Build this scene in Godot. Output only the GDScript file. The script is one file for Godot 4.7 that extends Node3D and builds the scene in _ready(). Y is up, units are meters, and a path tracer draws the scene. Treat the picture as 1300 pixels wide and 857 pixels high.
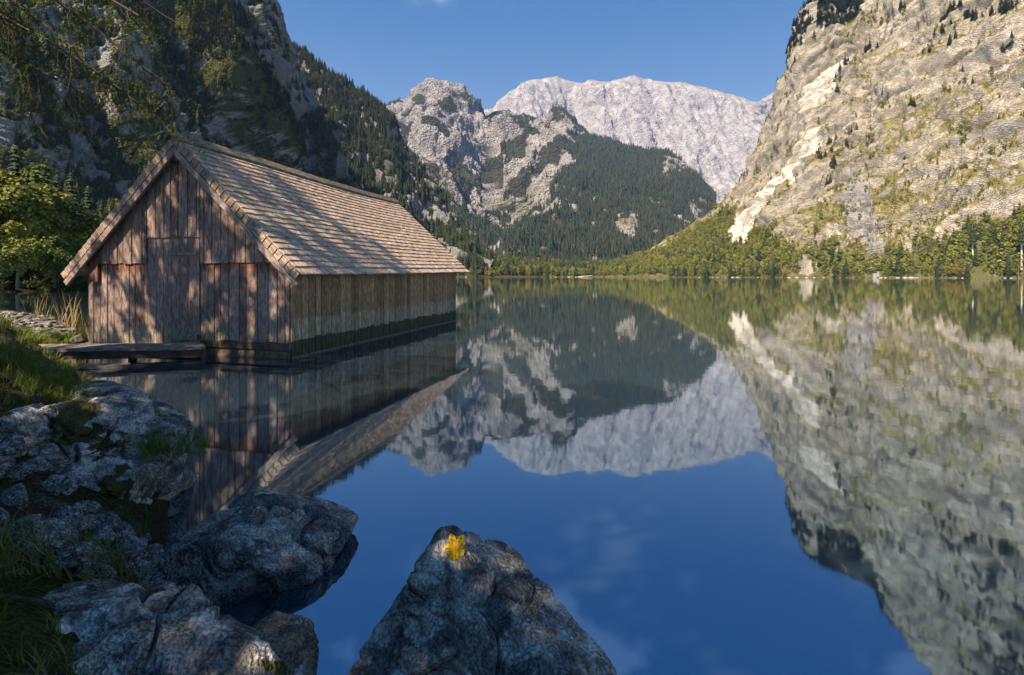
extends Node3D

# A boathouse on a mountain lake. x right, y up, depth = -z; the lake's surface is y = 0.
# Photograph pixels (1300 x 857) are turned into directions with a focal length of 640 px and the horizon on row 350.5.
const FOCAL := 640.0
const MID := 650.0
const HORIZON := 350.5
const EYE := 1.6
const SUN := Vector3(-0.447, 0.719, 0.532)

var M := {}
var taken := {}
var rng := RandomNumberGenerator.new()
var n_ridge := FastNoiseLite.new()
var n_fbm := FastNoiseLite.new()
var n_cell := FastNoiseLite.new()
var n_fine := FastNoiseLite.new()

func _ready():
	# --- camera, sky, sun, exposure
	var cam := Camera3D.new()
	cam.name = "camera"
	cam.projection = Camera3D.PROJECTION_FRUSTUM
	cam.near = 0.1
	cam.far = 20000.0
	cam.size = 0.1 * 857.0 / FOCAL
	cam.frustum_offset = Vector2(0.0, -0.1 * (428.5 - HORIZON) / FOCAL)
	cam.position = Vector3(0, EYE, 0)
	add_child(cam)
	cam.current = true
	var env := Environment.new()
	env.background_mode = Environment.BG_SKY
	env.tonemap_mode = Environment.TONE_MAPPER_LINEAR
	env.tonemap_exposure = 2.45
	env.sdfgi_enabled = true
	env.ssao_enabled = true
	env.ssil_enabled = true
	var sm := ProceduralSkyMaterial.new()
	sm.sky_top_color = Color(0.006, 0.064, 0.186).linear_to_srgb()
	sm.sky_horizon_color = Color(0.40, 0.54, 0.68).linear_to_srgb()
	sm.sky_curve = 0.125
	sm.ground_horizon_color = Color(0.20, 0.24, 0.24).linear_to_srgb()
	sm.ground_bottom_color = Color(0.10, 0.12, 0.11).linear_to_srgb()
	sm.sun_angle_max = 4.0
	sm.sky_cover = cloud_cover()
	sm.sky_cover_modulate = Color(1, 1, 1, 1)
	var sky := Sky.new()
	sky.sky_material = sm
	env.sky = sky
	env.fog_enabled = true
	env.fog_density = 0.00005
	env.fog_light_color = Color(0.62, 0.76, 1.0)
	var we := WorldEnvironment.new()
	we.name = "world"
	we.environment = env
	add_child(we)
	var sun := DirectionalLight3D.new()
	sun.name = "sun"
	sun.light_energy = 1.6
	sun.light_color = Color(1.0, 0.925, 0.815)
	sun.light_angular_distance = 0.53
	sun.shadow_enabled = true
	add_child(sun)
	sun.look_at_from_position(SUN * 100.0, Vector3.ZERO)
	# --- the place
	setup_noise()
	make_materials()
	build_lake()
	build_mountains()
	build_bank()
	build_boathouse()
	build_jetty()
	build_rocks()
	build_leaf()
	build_near_trees()
	build_left_shore()
	build_shore_trees()
	build_grass()

# ------------------------------------------------------------------ helpers
func at(px: float, py: float, z: float) -> Vector3:
	return Vector3((px - MID) / FOCAL * z, EYE + (HORIZON - py) / FOCAL * z, -z)

func lin(r: float, g: float, b: float) -> Color:
	return Color(r, g, b).linear_to_srgb()

func numbered(called: String) -> String:
	var n: int = taken.get(called, 0)
	taken[called] = n + 1
	return called if n == 0 else "%s_%03d" % [called, n]

func tag(o: Node, label := "", category := "", group := "", kind := "") -> void:
	if label: o.set_meta("label", label)
	if category: o.set_meta("category", category)
	if group: o.set_meta("group", group)
	if kind: o.set_meta("kind", kind)

func obj(called: String, mesh: Mesh, mat: Material, parent: Node = null) -> MeshInstance3D:
	var o := MeshInstance3D.new()
	o.mesh = mesh
	o.material_override = mat
	if parent == null:
		o.name = numbered(called)
		add_child(o)
	else:
		o.name = called
		parent.add_child(o, true)
	return o

func thing(called: String, label: String, category: String, where := Vector3.ZERO, group := "") -> Node3D:
	var o := Node3D.new()
	o.name = numbered(called)
	add_child(o)
	o.position = where
	tag(o, label, category, group)
	return o

func many(called: String, mesh: Mesh, mat: Material, places: Array, colors: Array, parent: Node = null) -> MultiMeshInstance3D:
	var mm := MultiMesh.new()
	mm.transform_format = MultiMesh.TRANSFORM_3D
	mm.use_colors = colors.size() > 0
	mm.mesh = mesh
	mm.instance_count = places.size()
	for i in places.size():
		mm.set_instance_transform(i, places[i])
		if colors.size() > 0:
			mm.set_instance_color(i, colors[i])
	var o := MultiMeshInstance3D.new()
	o.multimesh = mm
	o.material_override = mat
	if parent == null:
		o.name = numbered(called)
		add_child(o)
	else:
		o.name = called
		parent.add_child(o, true)
	return o

func setup_noise() -> void:
	n_ridge.seed = 11
	n_ridge.noise_type = FastNoiseLite.TYPE_SIMPLEX_SMOOTH
	n_ridge.frequency = 1.0
	n_ridge.fractal_type = FastNoiseLite.FRACTAL_RIDGED
	n_ridge.fractal_octaves = 5
	n_fbm.seed = 5
	n_fbm.noise_type = FastNoiseLite.TYPE_SIMPLEX_SMOOTH
	n_fbm.frequency = 1.0
	n_fbm.fractal_type = FastNoiseLite.FRACTAL_FBM
	n_fbm.fractal_octaves = 5
	n_fine.seed = 9
	n_fine.noise_type = FastNoiseLite.TYPE_SIMPLEX_SMOOTH
	n_fine.frequency = 1.0
	n_fine.fractal_type = FastNoiseLite.FRACTAL_NONE
	n_cell.seed = 3
	n_cell.noise_type = FastNoiseLite.TYPE_CELLULAR
	n_cell.frequency = 1.0
	n_cell.fractal_type = FastNoiseLite.FRACTAL_NONE
	n_cell.cellular_return_type = FastNoiseLite.RETURN_DISTANCE2_SUB
	n_cell.cellular_distance_function = FastNoiseLite.DISTANCE_EUCLIDEAN

func seamless(seed_: int, freq: float, octaves: int, ridged: bool, size: int, cell := false) -> PackedByteArray:
	var n := FastNoiseLite.new()
	n.seed = seed_
	n.frequency = freq
	n.noise_type = FastNoiseLite.TYPE_CELLULAR if cell else FastNoiseLite.TYPE_SIMPLEX_SMOOTH
	if cell:
		n.cellular_return_type = FastNoiseLite.RETURN_DISTANCE2_SUB
	n.fractal_type = FastNoiseLite.FRACTAL_RIDGED if ridged else FastNoiseLite.FRACTAL_FBM
	n.fractal_octaves = octaves
	if octaves <= 1:
		n.fractal_type = FastNoiseLite.FRACTAL_NONE
	var im := n.get_seamless_image(size, size, false, false, 0.15, true)
	im.convert(Image.FORMAT_L8)
	return im.get_data()

# layers: [bytes, weight]; value = clamp(base + sum weight * (b - 0.5)); tinted between two colours (sRGB)
func mixed(layers: Array, base: float, size: int, dark: Color, light: Color) -> ImageTexture:
	var out := PackedByteArray()
	out.resize(size * size * 3)
	var r0 := dark.r * 255.0; var g0 := dark.g * 255.0; var b0 := dark.b * 255.0
	var r1 := light.r * 255.0 - r0; var g1 := light.g * 255.0 - g0; var b1 := light.b * 255.0 - b0
	for i in size * size:
		var v := base
		for l in layers:
			v += (float(l[0][i]) / 255.0 - 0.5) * float(l[1])
		v = clampf(v, 0.0, 1.0)
		out[i * 3] = int(r0 + r1 * v)
		out[i * 3 + 1] = int(g0 + g1 * v)
		out[i * 3 + 2] = int(b0 + b1 * v)
	return ImageTexture.create_from_image(Image.create_from_data(size, size, false, Image.FORMAT_RGB8, out))

func cloud_cover() -> ImageTexture:
	# thin wisps of high cloud, only well above the horizon
	var w := 1024
	var h := 512
	var n := FastNoiseLite.new()
	n.seed = 21
	n.frequency = 1.0
	n.fractal_octaves = 6
	n.fractal_gain = 0.55
	var im := Image.create_empty(w, h, false, Image.FORMAT_RGBA8)
	for y in range(0, 220):
		var el := PI * (0.5 - (y + 0.5) / h)
		for x in w:
			var az := TAU * (x + 0.5) / w
			var d := Vector3(cos(az) * cos(el), sin(el), sin(az) * cos(el))
			# lay the cloud sheet out on a high flat layer so that it stretches towards the horizon
			var q := Vector2(d.x, d.z) / maxf(d.y, 0.12) * 2.2
			var v := n.get_noise_2d(q.x, q.y) + 0.5 * n.get_noise_2d(q.x * 0.35 + 9.0, q.y * 0.35)
			v = clampf((v - 0.20) * 1.5, 0.0, 1.0) * smoothstep(0.40, 0.56, d.y)
			if v > 0.0:
				im.set_pixel(x, y, Color(0.75, 0.78, 0.84, minf(v * v * 0.9, 0.15)))
	return ImageTexture.create_from_image(im)

func amesh(pos: PackedVector3Array, nor: PackedVector3Array, col: PackedColorArray, idx: PackedInt32Array, uv := PackedVector2Array()) -> ArrayMesh:
	var a := []
	a.resize(Mesh.ARRAY_MAX)
	a[Mesh.ARRAY_VERTEX] = pos
	if nor.size(): a[Mesh.ARRAY_NORMAL] = nor
	if col.size(): a[Mesh.ARRAY_COLOR] = col
	if uv.size(): a[Mesh.ARRAY_TEX_UV] = uv
	a[Mesh.ARRAY_INDEX] = idx
	var m := ArrayMesh.new()
	m.add_surface_from_arrays(Mesh.PRIMITIVE_TRIANGLES, a)
	return m

func grid_index(nu: int, nv: int) -> PackedInt32Array:
	var idx := PackedInt32Array()
	idx.resize((nu - 1) * (nv - 1) * 6)
	var k := 0
	for j in nv - 1:
		for i in nu - 1:
			var a := j * nu + i
			idx[k] = a; idx[k + 1] = a + nu; idx[k + 2] = a + nu + 1
			idx[k + 3] = a; idx[k + 4] = a + nu + 1; idx[k + 5] = a + 1
			k += 6
	return idx

func grid_normals(pos: PackedVector3Array, nu: int, nv: int) -> PackedVector3Array:
	var nor := PackedVector3Array()
	nor.resize(pos.size())
	for j in nv:
		var j0 := maxi(j - 1, 0) * nu
		var j1 := mini(j + 1, nv - 1) * nu
		for i in nu:
			var du := pos[j * nu + mini(i + 1, nu - 1)] - pos[j * nu + maxi(i - 1, 0)]
			var dv := pos[j1 + i] - pos[j0 + i]
			nor[j * nu + i] = du.cross(dv).normalized()
	return nor

func along(list: Array, px: float, k: int) -> float:
	# column k of a list of rows [px, ...], interpolated at px
	if px <= list[0][0]: return list[0][k]
	for i in range(1, list.size()):
		if px <= list[i][0]:
			var t: float = (px - list[i - 1][0]) / (list[i][0] - list[i - 1][0])
			return lerpf(list[i - 1][k], list[i][k], t)
	return list[-1][k]

# ------------------------------------------------------------------ materials
func std(color: Color, rough: float) -> StandardMaterial3D:
	var m := StandardMaterial3D.new()
	m.albedo_color = color
	m.roughness = rough
	m.metallic_specular = 0.35
	return m

func vstd(rough: float, spec := 0.3) -> StandardMaterial3D:
	var m := std(Color.WHITE, rough)
	m.vertex_color_use_as_albedo = true
	m.metallic_specular = spec
	return m

func triplanar(m: StandardMaterial3D, tile: float, world := true) -> StandardMaterial3D:
	m.uv1_triplanar = true
	m.uv1_world_triplanar = world
	m.uv1_scale = Vector3.ONE / tile
	m.uv1_triplanar_sharpness = 3.0
	return m

func make_materials() -> void:
	var s := 512
	var a1 := seamless(1, 0.008, 5, false, s)
	var a2 := seamless(2, 0.03, 4, true, s)
	var a3 := seamless(3, 0.07, 3, false, s)
	var c1 := seamless(4, 0.03, 1, false, s, true)
	# far rock: mottled, multiplied with the mesh's own colours
	var far_col := mixed([[a1, 0.7], [a2, -0.5], [a3, 0.9]], 0.62, s, Color(0.62, 0.61, 0.62), Color(1, 1, 1))
	var far_h := mixed([[a2, -0.8], [a3, 0.6], [a1, 0.5]], 0.5, s, Color.BLACK, Color.WHITE)
	var mt := triplanar(vstd(0.95, 0.15), 55.0)
	mt.albedo_texture = far_col
	mt.heightmap_enabled = true
	mt.heightmap_texture = far_h
	mt.heightmap_scale = 160.0
	M.mountain = mt
	var mf := triplanar(vstd(0.95, 0.15), 420.0)
	mf.albedo_texture = far_col
	mf.heightmap_enabled = true
	mf.heightmap_texture = far_h
	mf.heightmap_scale = 1800.0
	M.far_mountain = mf
	# limestone boulders: pale lichen crusts, dark specks, fine pits
	var rock_col := mixed([[a1, 1.1], [a3, 0.9], [a2, -1.0], [c1, 0.25]], 0.68, s, Color(0.44, 0.435, 0.43), Color(1.0, 0.99, 0.97))
	var rock_h := mixed([[a2, -1.1], [a3, 0.55], [a1, 0.3]], 0.55, s, Color.BLACK, Color.WHITE)
	var rk := triplanar(vstd(0.85, 0.35), 0.55)
	rk.albedo_texture = rock_col
	rk.heightmap_enabled = true
	rk.heightmap_texture = rock_h
	rk.heightmap_scale = 1.5
	M.rock = rk
	M.pale_stone = triplanar(std(lin(0.55, 0.50, 0.44), 0.9), 6.0)
	M.pale_stone.albedo_texture = far_col
	# soil
	var so := triplanar(vstd(0.95, 0.1), 0.9)
	so.albedo_texture = mixed([[a3, 1.1], [a1, 0.5]], 0.55, s, Color(0.4, 0.4, 0.4), Color(1, 1, 1))
	so.heightmap_enabled = true
	so.heightmap_texture = rock_h
	so.heightmap_scale = 2.0
	M.soil = so
	# wood: grain runs along v
	var gs := 512
	var g := PackedByteArray()
	var hgt := PackedByteArray()
	g.resize(gs * gs * 3)
	hgt.resize(gs * gs * 3)
	var gn := FastNoiseLite.new()
	gn.seed = 31
	gn.fractal_octaves = 4
	gn.frequency = 1.0
	for y in gs:
		var ang := TAU * y / gs
		var cy := cos(ang) * 0.55
		var sy := sin(ang) * 0.55
		for x in gs:
			var warp := gn.get_noise_3d(x * 0.012, cy, sy) * 9.0
			var fine := gn.get_noise_3d((x + warp) * 0.22, cy * 1.4, sy * 1.4)
			var broad := gn.get_noise_3d(x * 0.02 + 40.0, cy * 2.5, sy * 2.5)
			var wear := gn.get_noise_3d(x * 0.05 + 90.0, cy * 9.0, sy * 9.0)
			var v := clampf(0.62 + fine * 0.62 + broad * 0.45 + wear * 0.28, 0.0, 1.0)
			var k := (y * gs + x) * 3
			g[k] = int(255.0 * lerpf(0.38, 1.0, v))
			g[k + 1] = int(255.0 * lerpf(0.35, 1.0, v))
			g[k + 2] = int(255.0 * lerpf(0.34, 1.0, v))
			var hv := int(255.0 * clampf(0.5 + fine * 0.9, 0.0, 1.0))
			hgt[k] = hv; hgt[k + 1] = hv; hgt[k + 2] = hv
	var wood_t := ImageTexture.create_from_image(Image.create_from_data(gs, gs, false, Image.FORMAT_RGB8, g))
	var wood_h := ImageTexture.create_from_image(Image.create_from_data(gs, gs, false, Image.FORMAT_RGB8, hgt))
	var wd := vstd(0.8, 0.3)
	wd.albedo_texture = wood_t
	wd.heightmap_enabled = true
	wd.heightmap_texture = wood_h
	wd.heightmap_scale = 0.5
	M.wood = wd
	# water: a still, dark mirror with the faintest ripples
	var wa := std(lin(0.20, 0.31, 0.41), 0.035)
	wa.metallic = 0.94
	wa.metallic_specular = 0.5
	var wn := FastNoiseLite.new()
	wn.seed = 77
	wn.frequency = 0.02
	wn.fractal_octaves = 4
	var wim := wn.get_seamless_image(512, 512)
	wim.convert(Image.FORMAT_RGBA8)
	wim.bump_map_to_normal_map(2.0)
	wa.normal_enabled = true
	wa.normal_texture = ImageTexture.create_from_image(wim)
	wa.normal_scale = 0.017
	triplanar(wa, 7.0)
	M.water = wa
	M.bark = triplanar(vstd(0.9, 0.2), 0.6, false)
	M.bark.albedo_texture = rock_col
	M.bark.heightmap_enabled = true
	M.bark.heightmap_texture = rock_h
	M.bark.heightmap_scale = 2.0
	var lf := vstd(0.6, 0.3)
	lf.backlight_enabled = true
	lf.backlight = Color(0.55, 0.6, 0.3)
	M.leaf = lf
	var nd := vstd(0.7, 0.25)
	nd.backlight_enabled = true
	nd.backlight = Color(0.3, 0.35, 0.2)
	M.needle = nd
	M.plain = vstd(0.8, 0.25)
	M.grass = vstd(0.6, 0.3)
	M.grass.backlight_enabled = true
	M.grass.backlight = Color(0.5, 0.55, 0.25)

# ------------------------------------------------------------------ lake
func build_lake() -> void:
	var pm := PlaneMesh.new()
	pm.size = Vector2(2600, 1700)
	var o := obj("lake", pm, M.water)
	o.position = Vector3(0, 0, -780)
	tag(o, "still mirror like mountain lake reflecting peaks and blue sky", "lake", "", "structure")
	# the valley floor under and around the lake
	var bm := PlaneMesh.new()
	bm.size = Vector2(9000, 9000)
	var g := obj("ground", bm, M.soil_floor if M.has("soil_floor") else std(lin(0.10, 0.10, 0.07), 0.95))
	g.position = Vector3(0, -6.0, -3600)
	tag(g, "valley floor beneath the lake", "ground", "", "structure")

# ------------------------------------------------------------------ mountains
# push() gives metres of relief along the normal (shape only); paint() gives the colour of the ground, chosen by what grows or lies there and by noise.
# A mountain side between a shoreline (px, depth) and a ridge (px, row, depth), pushed in and out along its own normal, then closed behind the ridge.
func face(ridge: Array, base: Array, nu: int, nv: int, bend: Callable, push: Callable, base_y := -1.0) -> Dictionary:
	var px0: float = ridge[0][0]
	var px1: float = ridge[-1][0]
	var rows := nv + 4
	var pos := PackedVector3Array()
	pos.resize(nu * rows)
	var pys := PackedFloat32Array()
	pys.resize(nu * rows)
	for i in nu:
		var px := lerpf(px0, px1, float(i) / (nu - 1))
		var k := (px - MID) / FOCAL
		var rz := along(ridge, px, 2)
		var ry := EYE + (HORIZON - along(ridge, px, 1)) / FOCAL * rz
		var bz := along(base, px, 1)
		for j in rows:
			var z: float
			var y: float
			if j < nv:
				var v := float(j) / (nv - 1)
				y = lerpf(base_y, ry, v)
				z = lerpf(bz, rz, bend.call(v, px))
			else:
				var b := float(j - nv + 1) / 4.0
				z = rz * (1.0 + 0.5 * b)
				y = ry * (1.0 - b * b) - 5.0 * b
			pos[j * nu + i] = Vector3(k * z, y, -z)
			pys[j * nu + i] = HORIZON - (y - EYE) / z * FOCAL
	var nor := grid_normals(pos, nu, rows)
	for j in nv:
		var v := float(j) / (nv - 1)
		for i in nu:
			var id := j * nu + i
			var n := nor[id]
			n = (n + Vector3(0, 0.0, 0)).normalized()
			pos[id] += n * push.call(pos[id], v, lerpf(px0, px1, float(i) / (nu - 1)), pys[id])
	nor = grid_normals(pos, nu, rows)
	return {"pos": pos, "nor": nor, "nu": nu, "nv": nv, "rows": rows, "px0": px0, "px1": px1, "py": pys}

func finish_face(f: Dictionary, called: String, label: String, category: String, mat: Material, paint: Callable) -> void:
	var nu: int = f.nu
	var pos: PackedVector3Array = f.pos
	var nor: PackedVector3Array = f.nor
	var pys: PackedFloat32Array = f.py
	var col := PackedColorArray()
	col.resize(pos.size())
	for id in pos.size():
		var px: float = lerpf(f.px0, f.px1, float(id % nu) / (nu - 1))
		col[id] = paint.call(pos[id], nor[id], px, pys[id])
	var o := obj(called, amesh(pos, nor, col, grid_index(nu, f.rows)), mat)
	tag(o, label, category, "", "structure")

# places on a face where want(px, py, p, n) is true
func scatter(f: Dictionary, count: int, seed_: int, want: Callable) -> PackedVector3Array:
	var r := RandomNumberGenerator.new()
	r.seed = seed_
	var out := PackedVector3Array()
	var nu: int = f.nu
	var pos: PackedVector3Array = f.pos
	var nor: PackedVector3Array = f.nor
	var pys: PackedFloat32Array = f.py
	for t in count:
		var u := r.randf() * (nu - 1.001)
		var v: float = r.randf() * (f.nv - 1.001)
		var i := int(u)
		var j := int(v)
		var a := j * nu + i
		if want.call(lerpf(f.px0, f.px1, u / (nu - 1)), pys[a], pos[a], nor[a]):
			var fu := u - i
			var fv := v - j
			out.append(pos[a].lerp(pos[a + 1], fu).lerp(pos[a + nu].lerp(pos[a + nu + 1], fu), fv))
	return out

func forest(called: String, label: String, mesh: Mesh, mat: Material, spots: PackedVector3Array, seed_: int, h0: float, h1: float, tints: Array) -> void:
	var r := RandomNumberGenerator.new()
	r.seed = seed_
	var places := []
	var colors := []
	for p in spots:
		var h := r.randf_range(h0, h1) * (1.0 if r.randf() < 0.8 else 0.6)
		var w := h * r.randf_range(0.85, 1.2)
		places.append(Transform3D(Basis(Vector3.UP, r.randf() * TAU) * Basis.from_scale(Vector3(w, h, w)), p - Vector3(0, h * 0.04, 0)))
		var c: Color = tints[r.randi() % tints.size()]
		var k := r.randf_range(0.7, 1.25)
		colors.append(Color(c.r * k, c.g * k, c.b * k))
	var o := many(called, mesh, mat, places, colors)
	tag(o, label, "forest", "", "stuff")

func poly(list: Array) -> PackedVector2Array:
	var p := PackedVector2Array()
	for i in range(0, list.size(), 2):
		p.append(Vector2(list[i], list[i + 1]))
	return p

func inside(pg: PackedVector2Array, px: float, py: float, p: Vector3, jitter: float, freq: float) -> bool:
	var q := Vector2(px + jitter * n_fbm.get_noise_3dv(p * freq), py + jitter * n_fbm.get_noise_3dv(p * freq + Vector3(31, 7, 3)))
	return Geometry2D.is_point_in_polygon(q, pg)

var face_r: Dictionary
var face_l: Dictionary
var face_s: Dictionary

func build_mountains() -> void:
	var pine_far := conifer_far()
	var pine := conifer_mid(4, 9, 6)
	var bush := broadleaf(170, 0.085, 12)
	M.tree_far = pine_far
	M.pine = pine
	M.bush = bush
	# --- the high white wall
	var w_ridge := [[560, 170, 5200], [600, 150, 5200], [628, 139, 5200], [640, 126, 5200], [655, 114, 5200], [672, 105, 5200], [690, 101, 5200], [706, 97, 5200], [716, 101, 5200], [728, 107, 5250], [741, 109, 5250], [752, 104, 5200], [764, 107, 5200], [776, 106, 5200],
		[788, 102, 5200], [797, 99, 5200], [806, 96, 5200], [814, 100, 5200], [828, 105, 5250], [850, 106, 5250], [870, 109, 5200], [888, 113, 5200], [905, 117, 5200], [925, 121, 5200], [945, 127, 5200], [962, 132, 5200], [975, 125, 5000], [992, 112, 4800], [1010, 98, 4800], [1060, 80, 4800], [1110, 90, 4800]]
	var w_base := [[560, 3600], [1110, 3600]]
	var wf := face(w_ridge, w_base, 330, 190, func(v: float, _p: float): return pow(v, 0.9),
		func(p: Vector3, v: float, _px: float, _py: float):
			var q := Vector3(p.x + p.y * 0.30, p.y * 0.22, p.z * 0.4)
			var relief := 1.0 - 0.75 * smoothstep(0.9, 1.0, v)
			return (150.0 * n_ridge.get_noise_3dv(q / 620.0) + 55.0 * n_ridge.get_noise_3dv(q / 190.0 + Vector3(3, 1, 8)) + 30.0 * n_ridge.get_noise_3dv(q / 62.0 + Vector3(6, 2, 2)) + 9.0 * n_ridge.get_noise_3dv(p / 60.0)) * relief)
	finish_face(wf, "mountain_far", "high pale limestone wall of bare rock beyond the dark forested mountain", "mountain", M.far_mountain,
		func(p: Vector3, n: Vector3, _px: float, _py: float):
			var mottle := 0.5 + 0.5 * n_fbm.get_noise_3dv(p / 260.0)   # patches of paler and darker stone, by noise alone
			var c := Color(0.45, 0.435, 0.465).lerp(Color(0.66, 0.635, 0.66), mottle)
			if n.y > 0.52 + 0.25 * n_fine.get_noise_3dv(p / 150.0):
				c = c.lerp(Color(0.30, 0.29, 0.24), 0.4)
			return c)
	# --- the middle massif: grey cirque and dark forested shoulder
	var m_ridge := [[420, 185, 3300], [470, 155, 3300], [490, 138, 3300], [500, 132, 3300], [510, 130, 3300], [520, 132, 3250], [528, 125, 3250], [538, 117, 3200], [549, 109, 3200], [556, 112, 3200], [566, 111, 3200], [577, 113, 3200], [588, 118, 3200], [598, 124, 3200], [610, 133, 3150], [622, 141, 3100], [631, 138, 3000], [640, 136, 3000], [650, 138, 3000], [660, 143, 2950], [672, 142, 2900], [684, 149.6, 2850], [700, 151.0, 2800], [712, 145.8, 2750], [722, 151.3, 2700], [735, 161.2, 2650], [750, 171, 2600], [768, 176, 2550], [790, 187, 2500], [812, 195, 2450], [835, 200, 2400], [850, 204, 2350], [865, 215, 2300], [880, 231, 2250], [893, 249, 2200], [903, 263, 2150], [912, 279, 2100], [930, 309, 2000], [960, 339, 1900]]
	var m_base := [[420, 1150], [560, 1150], [650, 1100], [800, 1050], [960, 1000]]
	var cirque := poly([470, 120, 560, 95, 630, 130, 690, 140, 735, 175, 716, 215, 706, 236, 690, 250, 660, 262, 634, 258, 605, 262, 570, 245, 548, 222, 528, 200, 508, 165, 492, 140])
	var cliffs := [poly([560, 290, 590, 300, 604, 330, 560, 345, 540, 300]), poly([680, 256, 712, 250, 716, 270, 694, 282, 670, 268]), poly([840, 212, 866, 212, 868, 222, 840, 226]), poly([784, 276, 806, 280, 812, 312, 796, 320, 786, 296]),
		poly([872, 246, 888, 262, 896, 284, 880, 288, 872, 266]), poly([716, 268, 726, 262, 730, 282, 720, 288])]
	var mf := face(m_ridge, m_base, 380, 270, func(v: float, _p: float): return pow(v, 0.85),
		func(p: Vector3, v: float, px: float, py: float):
			var relief := 1.0 - 0.6 * smoothstep(0.94, 1.0, v)
			var crag := (1.0 if py < 262.0 else 0.7) * lerpf(1.0, 0.5, smoothstep(680.0, 760.0, px))
			# the cirque is a hollow between two shoulders
			var hollow := -220.0 * exp(-pow((px - 632.0) / 62.0, 2.0) - pow((py - 215.0) / 60.0, 2.0))
			var q := Vector3(p.x, p.y * 0.55, p.z)
			return hollow + relief * crag * (85.0 * n_ridge.get_noise_3dv(q / 420.0) + 34.0 * n_ridge.get_noise_3dv(q / 130.0 + Vector3(5, 2, 1)) + 13.0 * n_ridge.get_noise_3dv(p / 45.0)))
	var rocky := func(px: float, py: float, p: Vector3, n: Vector3) -> bool:
		if inside(cirque, px, py, p, 26.0, 1.0 / 260.0):
			# dark dwarf pine in the cirque's upper half
			var dp := n_fbm.get_noise_3dv(Vector3(p.x, p.y * 0.5, p.z) / 240.0 + Vector3(4, 4, 4))
			return not (dp > 0.10 and py < 226.0 and py > 128.0)
		for c in cliffs:
			if inside(c, px, py, p, 16.0, 1.0 / 70.0):
				return true
		var bare := n_ridge.get_noise_3dv(p / 170.0 + Vector3(9, 9, 2)) + 0.5 * n_fbm.get_noise_3dv(p / 60.0)
		return bare > (0.86 if py < 255.0 else 0.60) or n.y < 0.12
	finish_face(mf, "mountain_middle", "grey rocky cirque and dark forested shoulder rising beyond the far shore", "mountain", M.far_mountain,
		func(p: Vector3, n: Vector3, px: float, py: float):
			if rocky.call(px, py, p, n):
				var mottle := 0.5 + 0.5 * n_fbm.get_noise_3dv(p / 120.0)
				var c := Color(0.29, 0.275, 0.27).lerp(Color(0.46, 0.43, 0.405), mottle)
				if py > 212.0 and n_fbm.get_noise_3dv(p / 150.0 + Vector3(1, 8, 3)) > 0.05:
					c = c.lerp(Color(0.17, 0.165, 0.075), 0.55)
				return c
			var g := 0.5 + 0.5 * n_fbm.get_noise_3dv(p / 200.0)
			return Color(0.045, 0.055, 0.030).lerp(Color(0.085, 0.080, 0.035), g))
	forest("forest", "dark conifer forest covering the shoulder of the grey mountain", pine_far, M.plain, scatter(mf, 90000, 4, func(px: float, py: float, p: Vector3, n: Vector3): return not rocky.call(px, py, p, n) and not inside(cirque, px, py, p, 10.0, 0.004) and py > 141.0),
		5, 12.0, 30.0, [Color(0.020, 0.036, 0.026), Color(0.026, 0.042, 0.028), Color(0.034, 0.048, 0.028), Color(0.060, 0.056, 0.028)])
	forest("forest", "low dark scrub in patches on the grey cirque", bush, M.leaf, scatter(mf, 30000, 14, func(px: float, py: float, p: Vector3, n: Vector3): return not rocky.call(px, py, p, n) and inside(cirque, px, py, p, 10.0, 0.004)),
		15, 6.0, 11.0, [Color(0.030, 0.048, 0.030), Color(0.040, 0.058, 0.032)])
	# --- the forested spur that comes down behind the boathouse
	var s_ridge := [[300, 30, 1050], [345, 48, 1050], [372, 64, 1050], [385, 72, 1050], [400, 81, 1050], [415, 91, 1050], [430, 102, 1050], [445, 112, 1050], [460, 121, 1050], [475, 130, 1040], [488, 138, 1020], [495, 155, 1010], [505, 180, 1000], [518, 203, 990], [532, 222, 980], [548, 240, 960], [562, 262, 940], [578, 288, 900], [592, 312, 860], [604, 330, 830], [620, 346, 800]]
	var s_base := [[300, 560], [420, 600], [500, 680], [590, 740], [620, 760]]
	var sf := face(s_ridge, s_base, 230, 260, func(v: float, _p: float): return pow(v, 0.95),
		func(p: Vector3, v: float, _px: float, _py: float):
			var relief := 1.0 - 0.6 * smoothstep(0.93, 1.0, v)
			var q := Vector3(p.x, p.y * 0.5, p.z)
			return relief * (24.0 * n_ridge.get_noise_3dv(q / 120.0 + Vector3(2, 5, 7)) + 9.0 * n_ridge.get_noise_3dv(p / 38.0)))
	var s_bare := func(px: float, py: float, p: Vector3, n: Vector3) -> bool:
		var low := smoothstep(200.0, 300.0, py)
		return n_ridge.get_noise_3dv(p / 75.0 + Vector3(9, 1, 2)) + 0.5 * n_fbm.get_noise_3dv(p / 22.0) > 0.66 - 0.55 * low or n.y < 0.10
	finish_face(sf, "mountain_spur", "steep forested spur with pale rock bands behind the boathouse roof", "mountain", M.mountain,
		func(p: Vector3, n: Vector3, px: float, py: float):
			if s_bare.call(px, py, p, n):
				return Color(0.24, 0.235, 0.225).lerp(Color(0.40, 0.385, 0.35), 0.5 + 0.5 * n_fbm.get_noise_3dv(p / 30.0))
			return Color(0.050, 0.060, 0.028).lerp(Color(0.10, 0.105, 0.035), 0.5 + 0.5 * n_fbm.get_noise_3dv(p / 50.0)))
	forest("forest", "conifer forest clinging to the steep spur behind the boathouse", pine, M.needle, scatter(sf, 16000, 6, func(px: float, py: float, p: Vector3, n: Vector3): return not s_bare.call(px, py, p, n) and p.y > 2.0),
		7, 11.0, 21.0, [Color(0.040, 0.062, 0.030), Color(0.055, 0.075, 0.032), Color(0.085, 0.095, 0.032)])
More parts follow.
